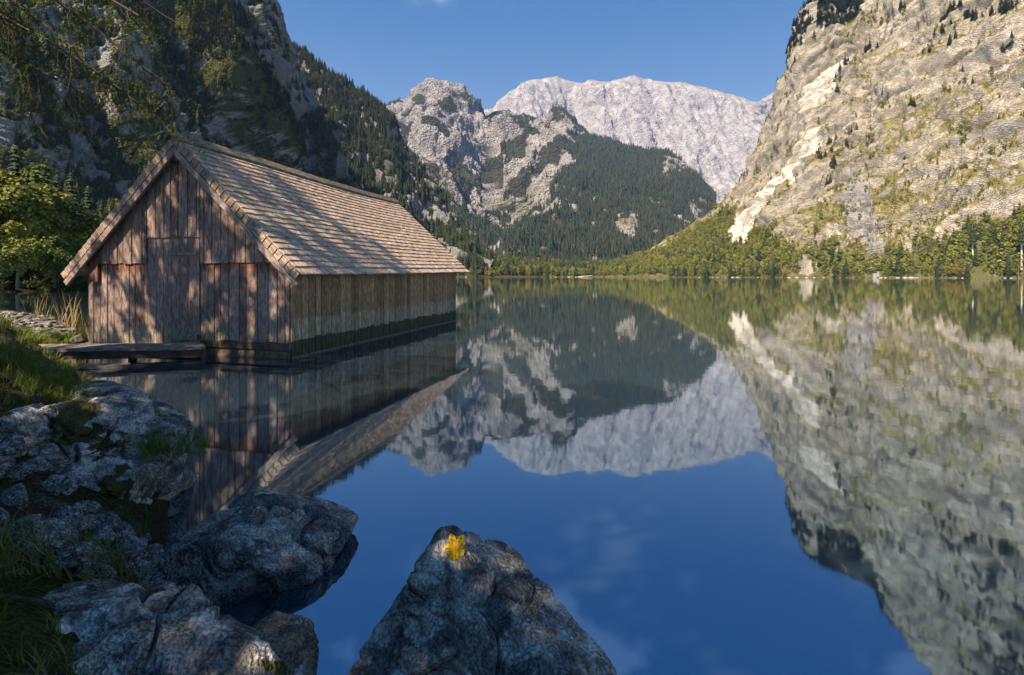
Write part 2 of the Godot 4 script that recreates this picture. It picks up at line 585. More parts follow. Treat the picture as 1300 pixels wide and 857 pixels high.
	# --- the shaded wall above the boathouse
	var l_ridge := [[-420, 150, 300], [-200, 90, 300], [-60, 10, 312], [0, -18, 325], [150, -26, 392], [260, -34, 480], [320, -26, 560], [338, -14, 585], [350, 8, 600], [360, 28, 610], [368, 50, 618], [373, 75, 622], [384, 100, 622], [397, 125, 622], [410, 152, 620], [424, 182, 618], [440, 212, 612], [455, 238, 606], [470, 270, 598], [486, 305, 588], [500, 335, 575]]
	var l_base := [[-420, 235], [-200, 238], [0, 252], [150, 302], [260, 372], [320, 432], [370, 474], [420, 510], [500, 562]]
	var rib := func(px: float, py: float) -> float:
		# the buttress that catches the sun: runs from above the frame at px 190 down to px 345
		var c := 195.0 + (py + 20.0) * 0.54
		return exp(-pow((px - c) / 24.0, 2.0)) * smoothstep(340.0, 190.0, py)
	var rib2 := func(px: float, py: float) -> float:
		var c := 140.0 + (py - 120.0) * 0.35
		return exp(-pow((px - c) / 15.0, 2.0)) * smoothstep(110.0, 150.0, py) * smoothstep(300.0, 240.0, py)
	var rib3 := func(px: float, py: float) -> float:
		var c := 398.0 + (py - 175.0) * 0.25
		return exp(-pow((px - c) / 9.0, 2.0)) * smoothstep(145.0, 165.0, py) * smoothstep(260.0, 205.0, py)
	var lf := face(l_ridge, l_base, 400, 330, func(v: float, _p: float): return 0.10 * (1.0 - pow(1.0 - v, 6.0)) + 0.90 * v,
		func(p: Vector3, v: float, px: float, py: float):
			var relief := 1.0 - 0.7 * smoothstep(0.95, 1.0, v)
			var big := clampf(-p.z / 400.0, 0.25, 1.0)
			var q := Vector3(p.x, p.y * 0.42, p.z)
			var d: float = relief * big * (20.0 * n_ridge.get_noise_3dv(q / 110.0 + Vector3(1, 7, 3)) + 9.0 * n_ridge.get_noise_3dv(q / 34.0)) + 3.0 * n_ridge.get_noise_3dv(p / 13.0)
			return d + lerpf(26.0, 46.0, clampf((py + 20.0) / 230.0, 0.0, 1.0)) * rib.call(px, py) + 20.0 * rib2.call(px, py) + 20.0 * rib3.call(px, py))
	var l_green := func(px: float, py: float, p: Vector3, n: Vector3) -> bool:
		var lit_side := exp(-pow((px - (188.0 + (py + 20.0) * 0.56)) / 40.0, 2.0)) * smoothstep(340.0, 190.0, py)
		var r: float = lit_side * 0.8 + rib2.call(px, py) * 0.8 + rib3.call(px, py)
		return n_fbm.get_noise_3dv(p / 22.0) + r * 1.5 + 0.9 * (n.y - 0.34) + 0.5 * smoothstep(270.0, 330.0, py) > 0.16
	finish_face(lf, "mountain_wall", "steep shaded rock wall with sunlit green ribs above the boathouse", "mountain", M.mountain,
		func(p: Vector3, n: Vector3, px: float, py: float):
			if l_green.call(px, py, p, n):
				return Color(0.045, 0.058, 0.022).lerp(Color(0.12, 0.125, 0.035), 0.5 + 0.6 * n_fbm.get_noise_3dv(p / 9.0))
			return Color(0.24, 0.235, 0.225).lerp(Color(0.40, 0.385, 0.35), clampf(0.5 + 0.8 * n_fbm.get_noise_3dv(Vector3(p.x, p.y * 0.3, p.z) / 16.0), 0.0, 1.0)))
	face_l = lf
	forest("forest", "scattered conifers growing on the ledges of the shaded wall", pine, M.needle, scatter(lf, 52000, 8, func(px: float, py: float, p: Vector3, n: Vector3): return l_green.call(px, py, p, n) and px > -60.0 and py > -60.0 and p.y > 6.0 and n_fine.get_noise_3dv(p / 30.0) > -0.25),
		9, 6.0, 13.0, [Color(0.04, 0.055, 0.025), Color(0.055, 0.07, 0.028), Color(0.12, 0.13, 0.034)])
	forest("forest", "leafy scrub on the ledges of the shaded wall", bush, M.leaf, scatter(lf, 22000, 18, func(px: float, py: float, p: Vector3, n: Vector3): return l_green.call(px, py, p, n) and px > -60.0 and py > -60.0 and p.y > 3.0),
		19, 3.0, 7.0, [Color(0.09, 0.11, 0.028), Color(0.17, 0.18, 0.036), Color(0.27, 0.26, 0.05)])
	build_cliff(pine, bush)

func build_cliff(pine: Mesh, bush: Mesh) -> void:
	# --- the sunlit cliff across the lake and its wooded foot
	var r_ridge := [[690, 349, 900], [760, 343, 905], [800, 333, 910], [830, 316, 920], [850, 304, 925], [875, 288, 930], [900, 272, 935], [925, 250, 940], [938, 234, 940], [948, 216, 930], [956, 202, 920], [965, 186, 910], [975, 162, 895], [984, 142, 880], [992, 124, 865], [1000, 106, 850], [1008, 84, 835], [1015, 62, 825],
		[1020, 40, 815], [1028, 18, 808], [1036, 0, 800], [1060, -12, 795], [1085, -22, 790], [1108, -32, 785], [1118, -50, 780], [1140, -85, 765], [1165, -122, 750], [1195, -165, 735], [1240, -215, 715], [1300, -265, 690], [1380, -320, 660], [1480, -380, 640], [1640, -450, 620]]
	var r_base := [[690, 770], [760, 750], [800, 700], [850, 640], [900, 590], [950, 545], [1000, 510], [1100, 450], [1200, 405], [1300, 365], [1480, 310], [1640, 280]]
	var dip := Vector3(-0.42, -0.56, -0.71).normalized()
	var across := Vector3(-0.85, 0.45, 0.2).normalized().cross(dip).normalized()
	var f := face(r_ridge, r_base, 470, 390, func(v: float, px: float):
			var foot := smoothstep(820.0, 1000.0, px)
			return lerpf(v, 0.20 * (1.0 - pow(1.0 - v, 7.0)) + 0.80 * pow(v, 1.05), foot),
		func(p: Vector3, v: float, px: float, py: float):
			var relief := (1.0 - 0.6 * smoothstep(0.94, 1.0, v)) * lerpf(0.3, 1.0, smoothstep(860.0, 990.0, px - (py - 230.0) * 0.2)) * smoothstep(0.0, 0.05, v)
			var q: Vector3 = p - dip * (p.dot(dip) * 0.80)
			var s := p.dot(across) / 15.0 + 0.9 * n_fbm.get_noise_3dv(p / 70.0)
			var saw := s - floorf(s)
			return -9.0 * relief + relief * (19.0 * n_ridge.get_noise_3dv(q / 85.0) + 4.0 * n_ridge.get_noise_3dv(q / 38.0 + Vector3(1, 6, 2)) + 17.0 * minf(n_cell.get_noise_3dv(Vector3(p.x, p.y * 0.6, p.z) / 52.0 + Vector3(0.12, 0.12, 0.12) * n_fine.get_noise_3dv(p / 21.0)) + 1.0, 0.5) + 9.0 * n_ridge.get_noise_3dv(Vector3(p.x, p.y * 0.3, p.z) / 46.0 + Vector3(8, 1, 3)) + 8.0 * minf(n_cell.get_noise_3dv(q / 27.0 + Vector3(0.05, 0.05, 0.05) * n_fine.get_noise_3dv(p / 11.0)) + 1.0, 0.55) + 4.0 * minf(n_cell.get_noise_3dv(p / 15.0) + 1.0, 0.5) - 11.0 * (1.0 - smoothstep(0.0, 0.09, n_cell.get_noise_3dv(q / 34.0) + 1.0)) * smoothstep(0.0, 0.3, n_fbm.get_noise_3dv(p / 80.0 + Vector3(3, 8, 1))) + 3.2 * n_ridge.get_noise_3dv(q / 19.0 + Vector3(4, 0, 2)) + 1.3 * n_ridge.get_noise_3dv(p / 8.5) + 4.6 * saw * (0.6 + 0.8 * n_fbm.get_noise_3dv(p / 90.0 + Vector3(2, 2, 2)))))
	var scar := [poly([1088, 66, 1068, 104, 1046, 140, 1028, 142, 1030, 122, 1050, 96, 1068, 82]), poly([1046, 168, 1040, 196, 1016, 232, 984, 268, 960, 302, 948, 318, 930, 312, 924, 298, 948, 276, 974, 252, 1002, 226, 1022, 200, 1032, 172])]
	var gully := poly([1070, 270, 1085, 225, 1105, 240, 1120, 300, 1114, 352, 1106, 352, 1098, 318, 1078, 300])
	var wooded := func(px: float, py: float, p: Vector3) -> float:
		# how much of this spot is wood: the foot of the slope on the near side of the scar and the point by the tall dead trunk
		var a := smoothstep(-14.0, 18.0, py - (352.0 - maxf(0.0, 0.62 * (px - 800.0)) + maxf(0.0, (px - 925.0)) * 1.05)) if px < 1050.0 else 0.0
		a *= smoothstep(1010.0, 960.0, px - (py - 300.0) * 0.6)
		var b := smoothstep(1110.0, 1180.0, px) * smoothstep(322.0 - 0.38 * (px - 1150.0), 342.0 - 0.38 * (px - 1150.0), py)
		var c := smoothstep(324.0, 338.0, py + 8.0 * n_fbm.get_noise_3dv(p / 30.0)) * (0.45 if px > 960.0 and px < 1040.0 else 0.85)
		return maxf(a, maxf(b, c))
	finish_face(f, "mountain_cliff", "sunlit limestone cliff with green ledges and a pale landslide scar", "mountain", M.mountain,
		func(p: Vector3, n: Vector3, px: float, py: float):
			var mottle := clampf(0.5 + 0.75 * n_fbm.get_noise_3dv((p - dip * (p.dot(dip) * 0.7)) / 18.0), 0.0, 1.0)
			var c := Color(0.34, 0.305, 0.255).lerp(Color(0.66, 0.595, 0.505), mottle)
			for s in scar:
				if inside(s, px, py, p, 9.0, 1.0 / 26.0):
					return Color(0.85, 0.79, 0.70).lerp(Color(0.70, 0.64, 0.55), clampf(0.4 + n_fbm.get_noise_3dv(p / 9.0), 0.0, 1.0))
			if inside(gully, px, py, p, 10.0, 1.0 / 30.0):
				return Color(0.30, 0.29, 0.285).lerp(Color(0.44, 0.42, 0.40), mottle)
			var g := 1.1 * n_fbm.get_noise_3dv((p - dip * (p.dot(dip) * 0.6)) / 75.0 + Vector3(2, 9, 4)) + 0.8 * n_fbm.get_noise_3dv((p - dip * (p.dot(dip) * 0.75)) / 26.0 + Vector3(7, 3, 1)) + 0.5 * n_fbm.get_noise_3dv(p / 7.0) + 1.3 * (n.y - 0.47)
			g += 0.30 * smoothstep(180.0, 330.0, py) + 0.12
			if px > 1180.0 and py < 60.0: g += 0.12
			var wd: float = wooded.call(px, py, p)
			g = maxf(g, wd - 0.35)
			var green := Color(0.13, 0.125, 0.028).lerp(Color(0.29, 0.25, 0.075), clampf(0.5 + n_fbm.get_noise_3dv(p / 11.0 + Vector3(2, 1, 5)), 0.0, 1.0))
			if wd > 0.4: green = green.lerp(Color(0.085, 0.085, 0.030), 0.7)
			return c.lerp(green, smoothstep(0.05, 0.20, g) * 0.92))
	face_r = f
	forest("forest", "mixed autumn wood on the slope below the landslide scar", bush, M.leaf, scatter(f, 34000, 21, func(px: float, py: float, p: Vector3, n: Vector3): return px > 700.0 and px < 1320.0 and p.y > 1.5 and wooded.call(px, py, p) > 0.35 + 0.5 * n_fine.get_noise_3dv(p / 9.0) and not inside(scar[1], px, py, p, 4.0, 0.03)),
		22, 6.0, 13.0, [Color(0.18, 0.205, 0.04), Color(0.25, 0.255, 0.055), Color(0.22, 0.22, 0.045), Color(0.24, 0.215, 0.06), Color(0.15, 0.18, 0.045)])
	forest("forest", "dark conifers mixed into the wood at the foot of the cliff", pine, M.needle, scatter(f, 9000, 23, func(px: float, py: float, p: Vector3, n: Vector3): return px > 700.0 and px < 1320.0 and p.y > 2.0 and wooded.call(px, py, p) > 0.4 and n_fine.get_noise_3dv(p / 40.0) > 0.0 and not inside(scar[1], px, py, p, 4.0, 0.03)),
		24, 9.0, 18.0, [Color(0.040, 0.062, 0.026), Color(0.055, 0.075, 0.028)])
	forest("forest", "dark conifers along the rim and upper ledges of the cliff", pine, M.needle, scatter(f, 30000, 25, func(px: float, py: float, p: Vector3, n: Vector3):
			if px > 1330.0 or py > 240.0: return false
			var rim := py - along(r_ridge, px, 1)
			if px > 1010.0 and px < 1085.0 and rim < 62.0 - (px - 1030.0) * 0.25: return n_fine.get_noise_3dv(p / 34.0) > 0.0
			if px > 1085.0 and px < 1130.0 and rim < 40.0: return true
			if rim < 10.0: return n_fine.get_noise_3dv(p / 20.0) > 0.15
			if px > 1225.0 and py < 30.0: return n_fine.get_noise_3dv(p / 30.0) > 0.2
			return n_fine.get_noise_3dv((p - dip * (p.dot(dip) * 0.8)) / 16.0 + Vector3(3, 3, 3)) > 0.72),
		26, 7.0, 15.0, [Color(0.040, 0.058, 0.032), Color(0.055, 0.070, 0.032)])
	forest("forest", "dense dark conifers on the brow of the cliff above the scar", pine, M.needle, scatter(f, 90000, 29, func(px: float, py: float, p: Vector3, n: Vector3):
			if px < 1014.0 or px > 1140.0: return false
			var rim: float = py - along(r_ridge, px, 1)
			return rim > 1.0 and rim < 62.0 - absf(px - 1062.0) * 0.55 and n_fine.get_noise_3dv(p / 26.0) > -0.25),
		30, 9.0, 16.0, [Color(0.040, 0.058, 0.032), Color(0.055, 0.070, 0.032)])
	forest("forest", "low green scrub dotted over the ledges of the cliff", bush, M.leaf, scatter(f, 60000, 27, func(px: float, py: float, p: Vector3, n: Vector3): return px > 960.0 and px < 1330.0 and py > 0.0 and n.y > 0.34 and n_fbm.get_noise_3dv((p - dip * (p.dot(dip) * 0.75)) / 26.0 + Vector3(7, 3, 1)) + 0.2 * smoothstep(150.0, 330.0, py) > 0.22 and not inside(scar[0], px, py, p, 4.0, 0.03) and not inside(scar[1], px, py, p, 4.0, 0.03)),
		28, 1.6, 4.5, [Color(0.13, 0.14, 0.03), Color(0.18, 0.18, 0.04), Color(0.09, 0.10, 0.03)])

# ------------------------------------------------------------------ trees seen from afar (unit height, colours come from the copies)
func conifer_far() -> ArrayMesh:
	var pos := PackedVector3Array()
	var idx := PackedInt32Array()
	var col := PackedColorArray()
	for l in 3:
		var y0 := 0.08 + l * 0.26
		var y1 := y0 + 0.42
		var r := 0.17 * (1.0 - l * 0.28)
		var top := pos.size()
		pos.append(Vector3(0, y1, 0)); col.append(Color(1.1, 1.1, 1.1))
		for k in 8:
			var a := TAU * k / 8.0 + l * 0.5
			var rr := r * (1.0 if k % 2 == 0 else 0.55)
			pos.append(Vector3(cos(a) * rr, y0 + (0.0 if k % 2 == 0 else 0.05), sin(a) * rr)); col.append(Color(0.9, 0.9, 0.9))
		for k in 8:
			idx.append_array(PackedInt32Array([top, top + 1 + k, top + 1 + (k + 1) % 8]))
	return amesh(pos, PackedVector3Array(), col, idx)

func conifer_mid(seed_: int, whorls: int, per: int) -> ArrayMesh:
	var r := RandomNumberGenerator.new()
	r.seed = seed_
	var pos := PackedVector3Array()
	var idx := PackedInt32Array()
	var col := PackedColorArray()
	for k in 4:
		var a := TAU * k / 4.0
		pos.append(Vector3(cos(a) * 0.014, 0.0, sin(a) * 0.014)); col.append(Color(1.6, 1.1, 1.2))
	pos.append(Vector3(0, 0.98, 0)); col.append(Color(1.3, 1.0, 1.0))
	for k in 4:
		idx.append_array(PackedInt32Array([k, 4, (k + 1) % 4]))
	for w in whorls * 2:
		var t := (w + 0.3 * r.randf()) / (whorls * 2.0)
		var y := 0.10 + 0.88 * t
		var reach := (0.19 * pow(1.0 - t, 0.85) + 0.018) * r.randf_range(0.8, 1.15)
		for b in per:
			var a := TAU * (b + r.randf() * 0.7) / per + w * 0.7
			var l := reach * r.randf_range(0.7, 1.2)
			var d := Vector3(cos(a), 0, sin(a))
			var s := Vector3(-sin(a), 0, cos(a))
			var g := r.randf_range(0.75, 1.3)
			var i0 := pos.size()
			pos.append(Vector3(0, y + 0.02, 0))
			pos.append(d * l * 0.6 + s * l * 0.30 + Vector3(0, y - l * 0.30, 0))
			pos.append(d * l + Vector3(0, y - l * 0.55, 0))
			pos.append(d * l * 0.6 - s * l * 0.30 + Vector3(0, y - l * 0.30, 0))
			for q in 4: col.append(Color(g, g, g * 0.95))
			idx.append_array(PackedInt32Array([i0, i0 + 1, i0 + 2, i0, i0 + 2, i0 + 3]))
	return amesh(pos, PackedVector3Array(), col, idx)

# a leafy crown of unit height: clumps of small leaf faces round a few centres
func broadleaf(count: int, size: float, seed_: int, clumps := 9, bottom := 0.12, wide := 0.36) -> ArrayMesh:
	var r := RandomNumberGenerator.new()
	r.seed = seed_
	var pos := PackedVector3Array()
	var idx := PackedInt32Array()
	var col := PackedColorArray()
	var centres := []
	for c in clumps:
		var t := float(c) / maxf(1.0, clumps - 1.0)
		var a := r.randf() * TAU
		var rad := wide * sin(PI * clampf(0.2 + 0.72 * t, 0.0, 1.0)) * r.randf_range(0.25, 0.75)
		centres.append([Vector3(cos(a) * rad, bottom + 0.12 + (0.78 - bottom) * t, sin(a) * rad), wide * r.randf_range(0.35, 0.62) * (1.0 - 0.35 * t), r.randf_range(0.75, 1.25)])
	for n in count:
		var c: Array = centres[r.randi() % clumps]
		var d := Vector3(r.randfn(), r.randfn(), r.randfn()).normalized()
		var p: Vector3 = c[0] + d * float(c[1]) * pow(r.randf(), 0.45) * Vector3(1, 0.75, 1)
		p.y = maxf(p.y, bottom * 0.6)
		var u := Vector3(r.randfn(), r.randfn() * 0.6, r.randfn()).normalized()
		var w := u.cross((d + Vector3(0, 0.6, 0)).normalized()).normalized()
		var s := size * r.randf_range(0.6, 1.35)
		var g: float = float(c[2]) * r.randf_range(0.7, 1.3)
		var i0 := pos.size()
		pos.append(p - u * s * 0.6); pos.append(p + w * s * 0.42); pos.append(p + u * s * 0.6); pos.append(p - w * s * 0.42)
		for q in 4: col.append(Color(g * r.randf_range(0.95, 1.1), g, g * 0.9))
		idx.append_array(PackedInt32Array([i0, i0 + 1, i0 + 2, i0, i0 + 2, i0 + 3]))
	return amesh(pos, PackedVector3Array(), col, idx)

func tube(pts: PackedVector3Array, radii: PackedFloat32Array, sides: int, color: Color, st: Array) -> void:
	# appends to st = [pos, nor, col, idx]
	var pos: PackedVector3Array = st[0]
	var nor: PackedVector3Array = st[1]
	var col: PackedColorArray = st[2]
	var idx: PackedInt32Array = st[3]
	var first := pos.size()
	var ref := Vector3(0.31, 0.17, 0.93)
	for i in pts.size():
		var d := (pts[mini(i + 1, pts.size() - 1)] - pts[maxi(i - 1, 0)]).normalized()
		var u := d.cross(ref).normalized()
		var w := d.cross(u).normalized()
		for k in sides:
			var a := TAU * k / sides
			var n := u * cos(a) + w * sin(a)
			pos.append(pts[i] + n * radii[i])
			nor.append(n)
			col.append(color)
	for i in pts.size() - 1:
		for k in sides:
			var a := first + i * sides + k
			var b := first + i * sides + (k + 1) % sides
			idx.append_array(PackedInt32Array([a, a + sides, b + sides, a, b + sides, b]))
	st[0] = pos; st[1] = nor; st[2] = col; st[3] = idx

func tube_mesh(st: Array) -> ArrayMesh:
	return amesh(st[0], st[1], st[2], st[3])

func fresh() -> Array:
	return [PackedVector3Array(), PackedVector3Array(), PackedColorArray(), PackedInt32Array()]

# ------------------------------------------------------------------ flat sided pieces of wood
class Wood:
	var pos := PackedVector3Array()
	var nor := PackedVector3Array()
	var col := PackedColorArray()
	var uv := PackedVector2Array()
	var idx := PackedInt32Array()
	var off := Vector2.ZERO
	# corners clockwise as seen from outside
	func quad(a: Vector3, b: Vector3, c: Vector3, d: Vector3, ca: Color, cb: Color, cc: Color, cd: Color, axis: Vector3) -> void:
		var n := (c - a).cross(b - a)
		if n.length_squared() < 1e-14:
			n = (d - a).cross(c - a)
		n = n.normalized()
		var side := n.cross(axis).normalized()
		var i := pos.size()
		var k := 0
		var cs := [ca, cb, cc, cd]
		for p in [a, b, c, d]:
			pos.append(p)
			nor.append(n)
			col.append(cs[k])
			uv.append(off + Vector2(p.dot(side) / 0.55, p.dot(axis) / 1.5))
			k += 1
		idx.append_array(PackedInt32Array([i, i + 1, i + 2, i, i + 2, i + 3]))
	# eight corners: 0..3 one end, 4..7 the other; each end listed clockwise as seen from outside end 0
	func block(v: Array, c: Color, axis: Vector3) -> void:
		quad(v[0], v[1], v[2], v[3], c, c, c, c, (v[1] - v[0]).normalized())
		quad(v[7], v[6], v[5], v[4], c, c, c, c, (v[1] - v[0]).normalized())
		for k in 4:
			var n := (k + 1) % 4
			quad(v[k], v[k + 4], v[n + 4], v[n], c, c, c, c, axis)
	func box(lo: Vector3, hi: Vector3, c: Color, axis: Vector3) -> void:
		block([Vector3(lo.x, lo.y, hi.z), Vector3(lo.x, hi.y, hi.z), Vector3(hi.x, hi.y, hi.z), Vector3(hi.x, lo.y, hi.z),
			Vector3(lo.x, lo.y, lo.z), Vector3(lo.x, hi.y, lo.z), Vector3(hi.x, hi.y, lo.z), Vector3(hi.x, lo.y, lo.z)], c, axis)
	func done() -> ArrayMesh:
		var a := []
		a.resize(Mesh.ARRAY_MAX)
		a[Mesh.ARRAY_VERTEX] = pos
		a[Mesh.ARRAY_NORMAL] = nor
		a[Mesh.ARRAY_COLOR] = col
		a[Mesh.ARRAY_TEX_UV] = uv
		a[Mesh.ARRAY_INDEX] = idx
		var m := ArrayMesh.new()
		m.add_surface_from_arrays(Mesh.PRIMITIVE_TRIANGLES, a)
		return m

func shift(c: Color, k: float) -> Color:
	return Color(c.r * k, c.g * k, c.b * k)

# an upright board facing +z with chamfered edges; stops: [[y, colour], ...] from bottom to top, the top may slope (yl at x0, yr at x1)
func board(x0: float, x1: float, z: float, thick: float, stops: Array, yl: float, yr: float) -> ArrayMesh:
	var w := Wood.new()
	w.off = Vector2(rng.randf(), rng.randf())
	var c := 0.007
	var sec := [Vector2(x0, z - thick), Vector2(x0, z - c), Vector2(x0 + c, z), Vector2(x1 - c, z), Vector2(x1, z - c), Vector2(x1, z - thick)]
	var n := stops.size()
	for k in n - 1:
		var c0: Color = stops[k][1]
		var c1: Color = stops[k + 1][1]
		for s in 5:
			var a: Vector2 = sec[s]
			var b: Vector2 = sec[s + 1]
			var ya: float = stops[k + 1][0]
			var yb: float = ya
			if k == n - 2:
				ya = lerpf(yl, yr, (a.x - x0) / (x1 - x0))
				yb = lerpf(yl, yr, (b.x - x0) / (x1 - x0))
			w.quad(Vector3(a.x, stops[k][0], a.y), Vector3(a.x, ya, a.y), Vector3(b.x, yb, b.y), Vector3(b.x, stops[k][0], b.y), c0, c1, c1, c0, Vector3.UP)
	var cb: Color = shift(stops[0][1], 0.8)
	var yb0: float = stops[0][0]
	w.quad(Vector3(x0, yb0, z - thick), Vector3(x0, yb0, z), Vector3(x1, yb0, z), Vector3(x1, yb0, z - thick), cb, cb, cb, cb, Vector3.RIGHT)
	var ct: Color = stops[n - 1][1]
	w.quad(Vector3(x0, yl, z), Vector3(x0, yl, z - thick), Vector3(x1, yr, z - thick), Vector3(x1, yr, z), ct, ct, ct, ct, Vector3.RIGHT)
	return w.done()

func log_mesh(a: Vector3, b: Vector3, r: float, color: Color) -> ArrayMesh:
	# a round beam with capped ends
	var st := fresh()
	tube(PackedVector3Array([a, a, b, b]), PackedFloat32Array([0.001, r, r * 0.97, 0.001]), 12, color, st)
	var d := (b - a).normalized()
	# hard ends
	var nor: PackedVector3Array = st[1]
	for k in 12:
		nor[k] = -d
		nor[36 + k] = d
	st[1] = nor
	return amesh(st[0], st[1], st[2], st[3])

const RIDGE_X := -2.58
const RIDGE_Y := 4.42
const FRONT_Z := 0.20
const BACK_Z := -9.05

# a point on the roof boarding: side +1 right, -1 left; t from eave (0) to ridge (1); s from front (0) to back (1); up above the boarding
func on_roof(side: int, t: float, s: float, up := 0.0) -> Vector3:
	var ex := 0.36 if side > 0 else -5.165 - 0.46
	var ey := lerpf(1.64, 1.76, s)
	var e := Vector3(ex, ey, 0)
	var r := Vector3(RIDGE_X, RIDGE_Y + 0.02 * sin(s * 7.0), 0)
	var p := e.lerp(r, t)
	p.z = lerpf(FRONT_Z, BACK_Z, s)
	p.y -= 0.035 * sin(PI * s) * (0.4 + 0.6 * t)
	var d := (r - e).normalized()
	var n := Vector3(-d.y, d.x, 0) if side < 0 else Vector3(d.y, -d.x, 0)
	if n.y < 0.0: n = -n
	return p + n * up

func build_boathouse() -> void:
	rng.seed = 101
	var h := thing("boathouse", "weathered plank boathouse with shingled gable roof standing in the lake", "boathouse", Vector3(-4.296, 0, -9.75))
	h.basis = Basis(Vector3(0.9659, 0, 0.2588), Vector3.UP, Vector3(-0.2588, 0, 0.9659))
	var slope := (RIDGE_Y - 1.64) / (0.36 - RIDGE_X)
	var under := func(x: float) -> float: return RIDGE_Y - absf(x - RIDGE_X) * slope - 0.11
	var grey := Color(0.52, 0.405, 0.355)
	var red := Color(0.40, 0.19, 0.13)
	var pale := Color(0.56, 0.46, 0.345)
	# ---- gable wall
	var front := Node3D.new()
	front.name = "gable_wall"
	h.add_child(front)
	var x := -5.165
	var door0 := -3.48
	var door1 := -2.13
	while x < -0.02:
		var w := rng.randf_range(0.15, 0.27)
		var x1 := minf(x + w, 0.0)
		if absf(x - door0) < 0.001:
			x = door1
			continue
		if x < door0 and x1 > door0 - 0.08: x1 = door0
		if x1 > -0.09: x1 = 0.0
		var k := rng.randf_range(0.62, 1.15)
		var body := grey.lerp(red, rng.randf_range(0.0, 0.5))
		var yb := (0.10 if x < door0 else 0.30) + rng.randf_range(-0.02, 0.02)
		var y1 := 0.52 + rng.randf_range(-0.10, 0.14)
		var gap := rng.randf_range(0.003, 0.010)
		obj("plank", board(x + gap, x1 - gap, 0.028 + rng.randf_range(-0.006, 0.006), 0.028, [[yb, shift(pale, k * 0.9)], [y1 - 0.12, shift(pale, k)], [y1 + 0.1, shift(body, k)], [1.60 + rng.randf_range(-0.1, 0.1), shift(body, k)], [1.78, shift(red, k)], [1.97, shift(red, k * 0.9)]], 1.97, 1.97), M.wood, front)
		x = x1
	# upper tier, hung over the lower boards
	x = -4.98
	while x < -0.16:
		var w := rng.randf_range(0.16, 0.27)
		var x1 := minf(x + w, -0.14)
		for stop: float in [door0 - 0.13, door0, door1 + 0.03, door1 + 0.14]:
			if stop > x + 0.001 and stop < x1 + 0.05:
				x1 = stop
				break
		var over_door := x > door0 - 0.02 and x1 < door1 + 0.05
		var yb := 2.41 if over_door else 1.865
		yb += rng.randf_range(-0.012, 0.012)
		var tl: float = under.call(x)
		var tr: float = under.call(x1)
		var k := rng.randf_range(0.60, 1.18)
		var body := grey.lerp(red, rng.randf_range(0.0, 0.45))
		var gap := rng.randf_range(0.004, 0.013)
		if minf(tl, tr) > yb + 0.06:
			obj("plank", board(x + gap, x1 - gap, 0.062 + rng.randf_range(-0.006, 0.008), 0.028, [[yb, shift(body, k * 1.05)], [yb + 0.12, shift(body, k)], [maxf(tl, tr), shift(body.lerp(red, 0.2), k)]], tl, tr), M.wood, front)
		x = x1
	# blackened boarding behind the gaps, and the sill beam along the waterline
	var bk := Wood.new()
	var dark := Color(0.34, 0.25, 0.20)
	bk.box(Vector3(-5.15, -0.6, -0.05), Vector3(-0.02, 1.9, -0.006), dark, Vector3.UP)
	bk.quad(Vector3(-4.9, 1.9, -0.006), Vector3(RIDGE_X, RIDGE_Y - 0.18, -0.006), Vector3(RIDGE_X, RIDGE_Y - 0.18, -0.006), Vector3(-0.26, 1.9, -0.006), dark, dark, dark, dark, Vector3.UP)
	obj("backing", bk.done(), M.wood, front)
	obj("sill_beam", log_box(Vector3(-2.10, 0.17, 0.005), Vector3(0.03, 0.295, 0.055), Color(0.20, 0.15, 0.11), Vector3.RIGHT), M.wood, front)
	obj("sill_beam", log_box(Vector3(-2.10, -0.5, -0.004), Vector3(0.0, 0.13, 0.025), Color(0.34, 0.27, 0.17), Vector3.RIGHT), M.wood, front)
	# ---- door
	var door := Node3D.new()
	door.name = "door"
	h.add_child(door)
	x = door0
	while x < door1 - 0.01:
		var x1 := minf(x + rng.randf_range(0.19, 0.29), door1)
		if door1 - x1 < 0.1: x1 = door1
		var k := rng.randf_range(0.85, 1.12)
		var body := grey.lerp(red, rng.randf_range(0.0, 0.25))
		var y1 := 0.5 + rng.randf_range(-0.1, 0.12)
		obj("plank", board(x + 0.003, x1 - 0.003, 0.046 + rng.randf_range(-0.004, 0.004), 0.028, [[0.12, shift(pale, k * 0.9)], [y1 - 0.1, shift(pale, k)], [y1 + 0.12, shift(body, k)], [2.385, shift(body, k)]], 2.385, 2.385), M.wood, door)
		x = x1
	obj("crossbar", log_box(Vector3(-2.86, 2.03, 0.05), Vector3(-2.16, 2.085, 0.085), shift(pale, 0.9), Vector3.RIGHT), M.wood, door)
	obj("crossbar", log_box(Vector3(-2.82, 0.30, 0.05), Vector3(-2.14, 0.42, 0.09), shift(pale, 1.0), Vector3.RIGHT), M.wood, door)
	obj("crossbar", log_box(Vector3(-3.46, 0.125, 0.05), Vector3(-2.14, 0.20, 0.085), shift(pale, 0.8), Vector3.RIGHT), M.wood, door)
	obj("header", log_box(Vector3(-3.50, 2.39, 0.03), Vector3(-2.06, 2.415, 0.072), dark, Vector3.RIGHT), M.wood, h)
	var hole := SphereMesh.new()
	hole.radius = 0.014
	hole.height = 0.028
	hole.radial_segments = 10
	hole.rings = 5
	obj("knob", hole, std(lin(0.02, 0.02, 0.02), 0.5), door).position = Vector3(-2.66, 1.62, 0.055)
	# a short stub of board under each end of the wall plate
	obj("bracket", log_box(Vector3(-5.02, 1.47, 0.06), Vector3(-4.80, 2.0, 0.10), Color(0.30, 0.17, 0.12), Vector3.UP), M.wood, h)
	# ---- side wall facing the open lake: narrow boards with two high water marks
	var side := Node3D.new()
	side.name = "side_wall"
	h.add_child(side)
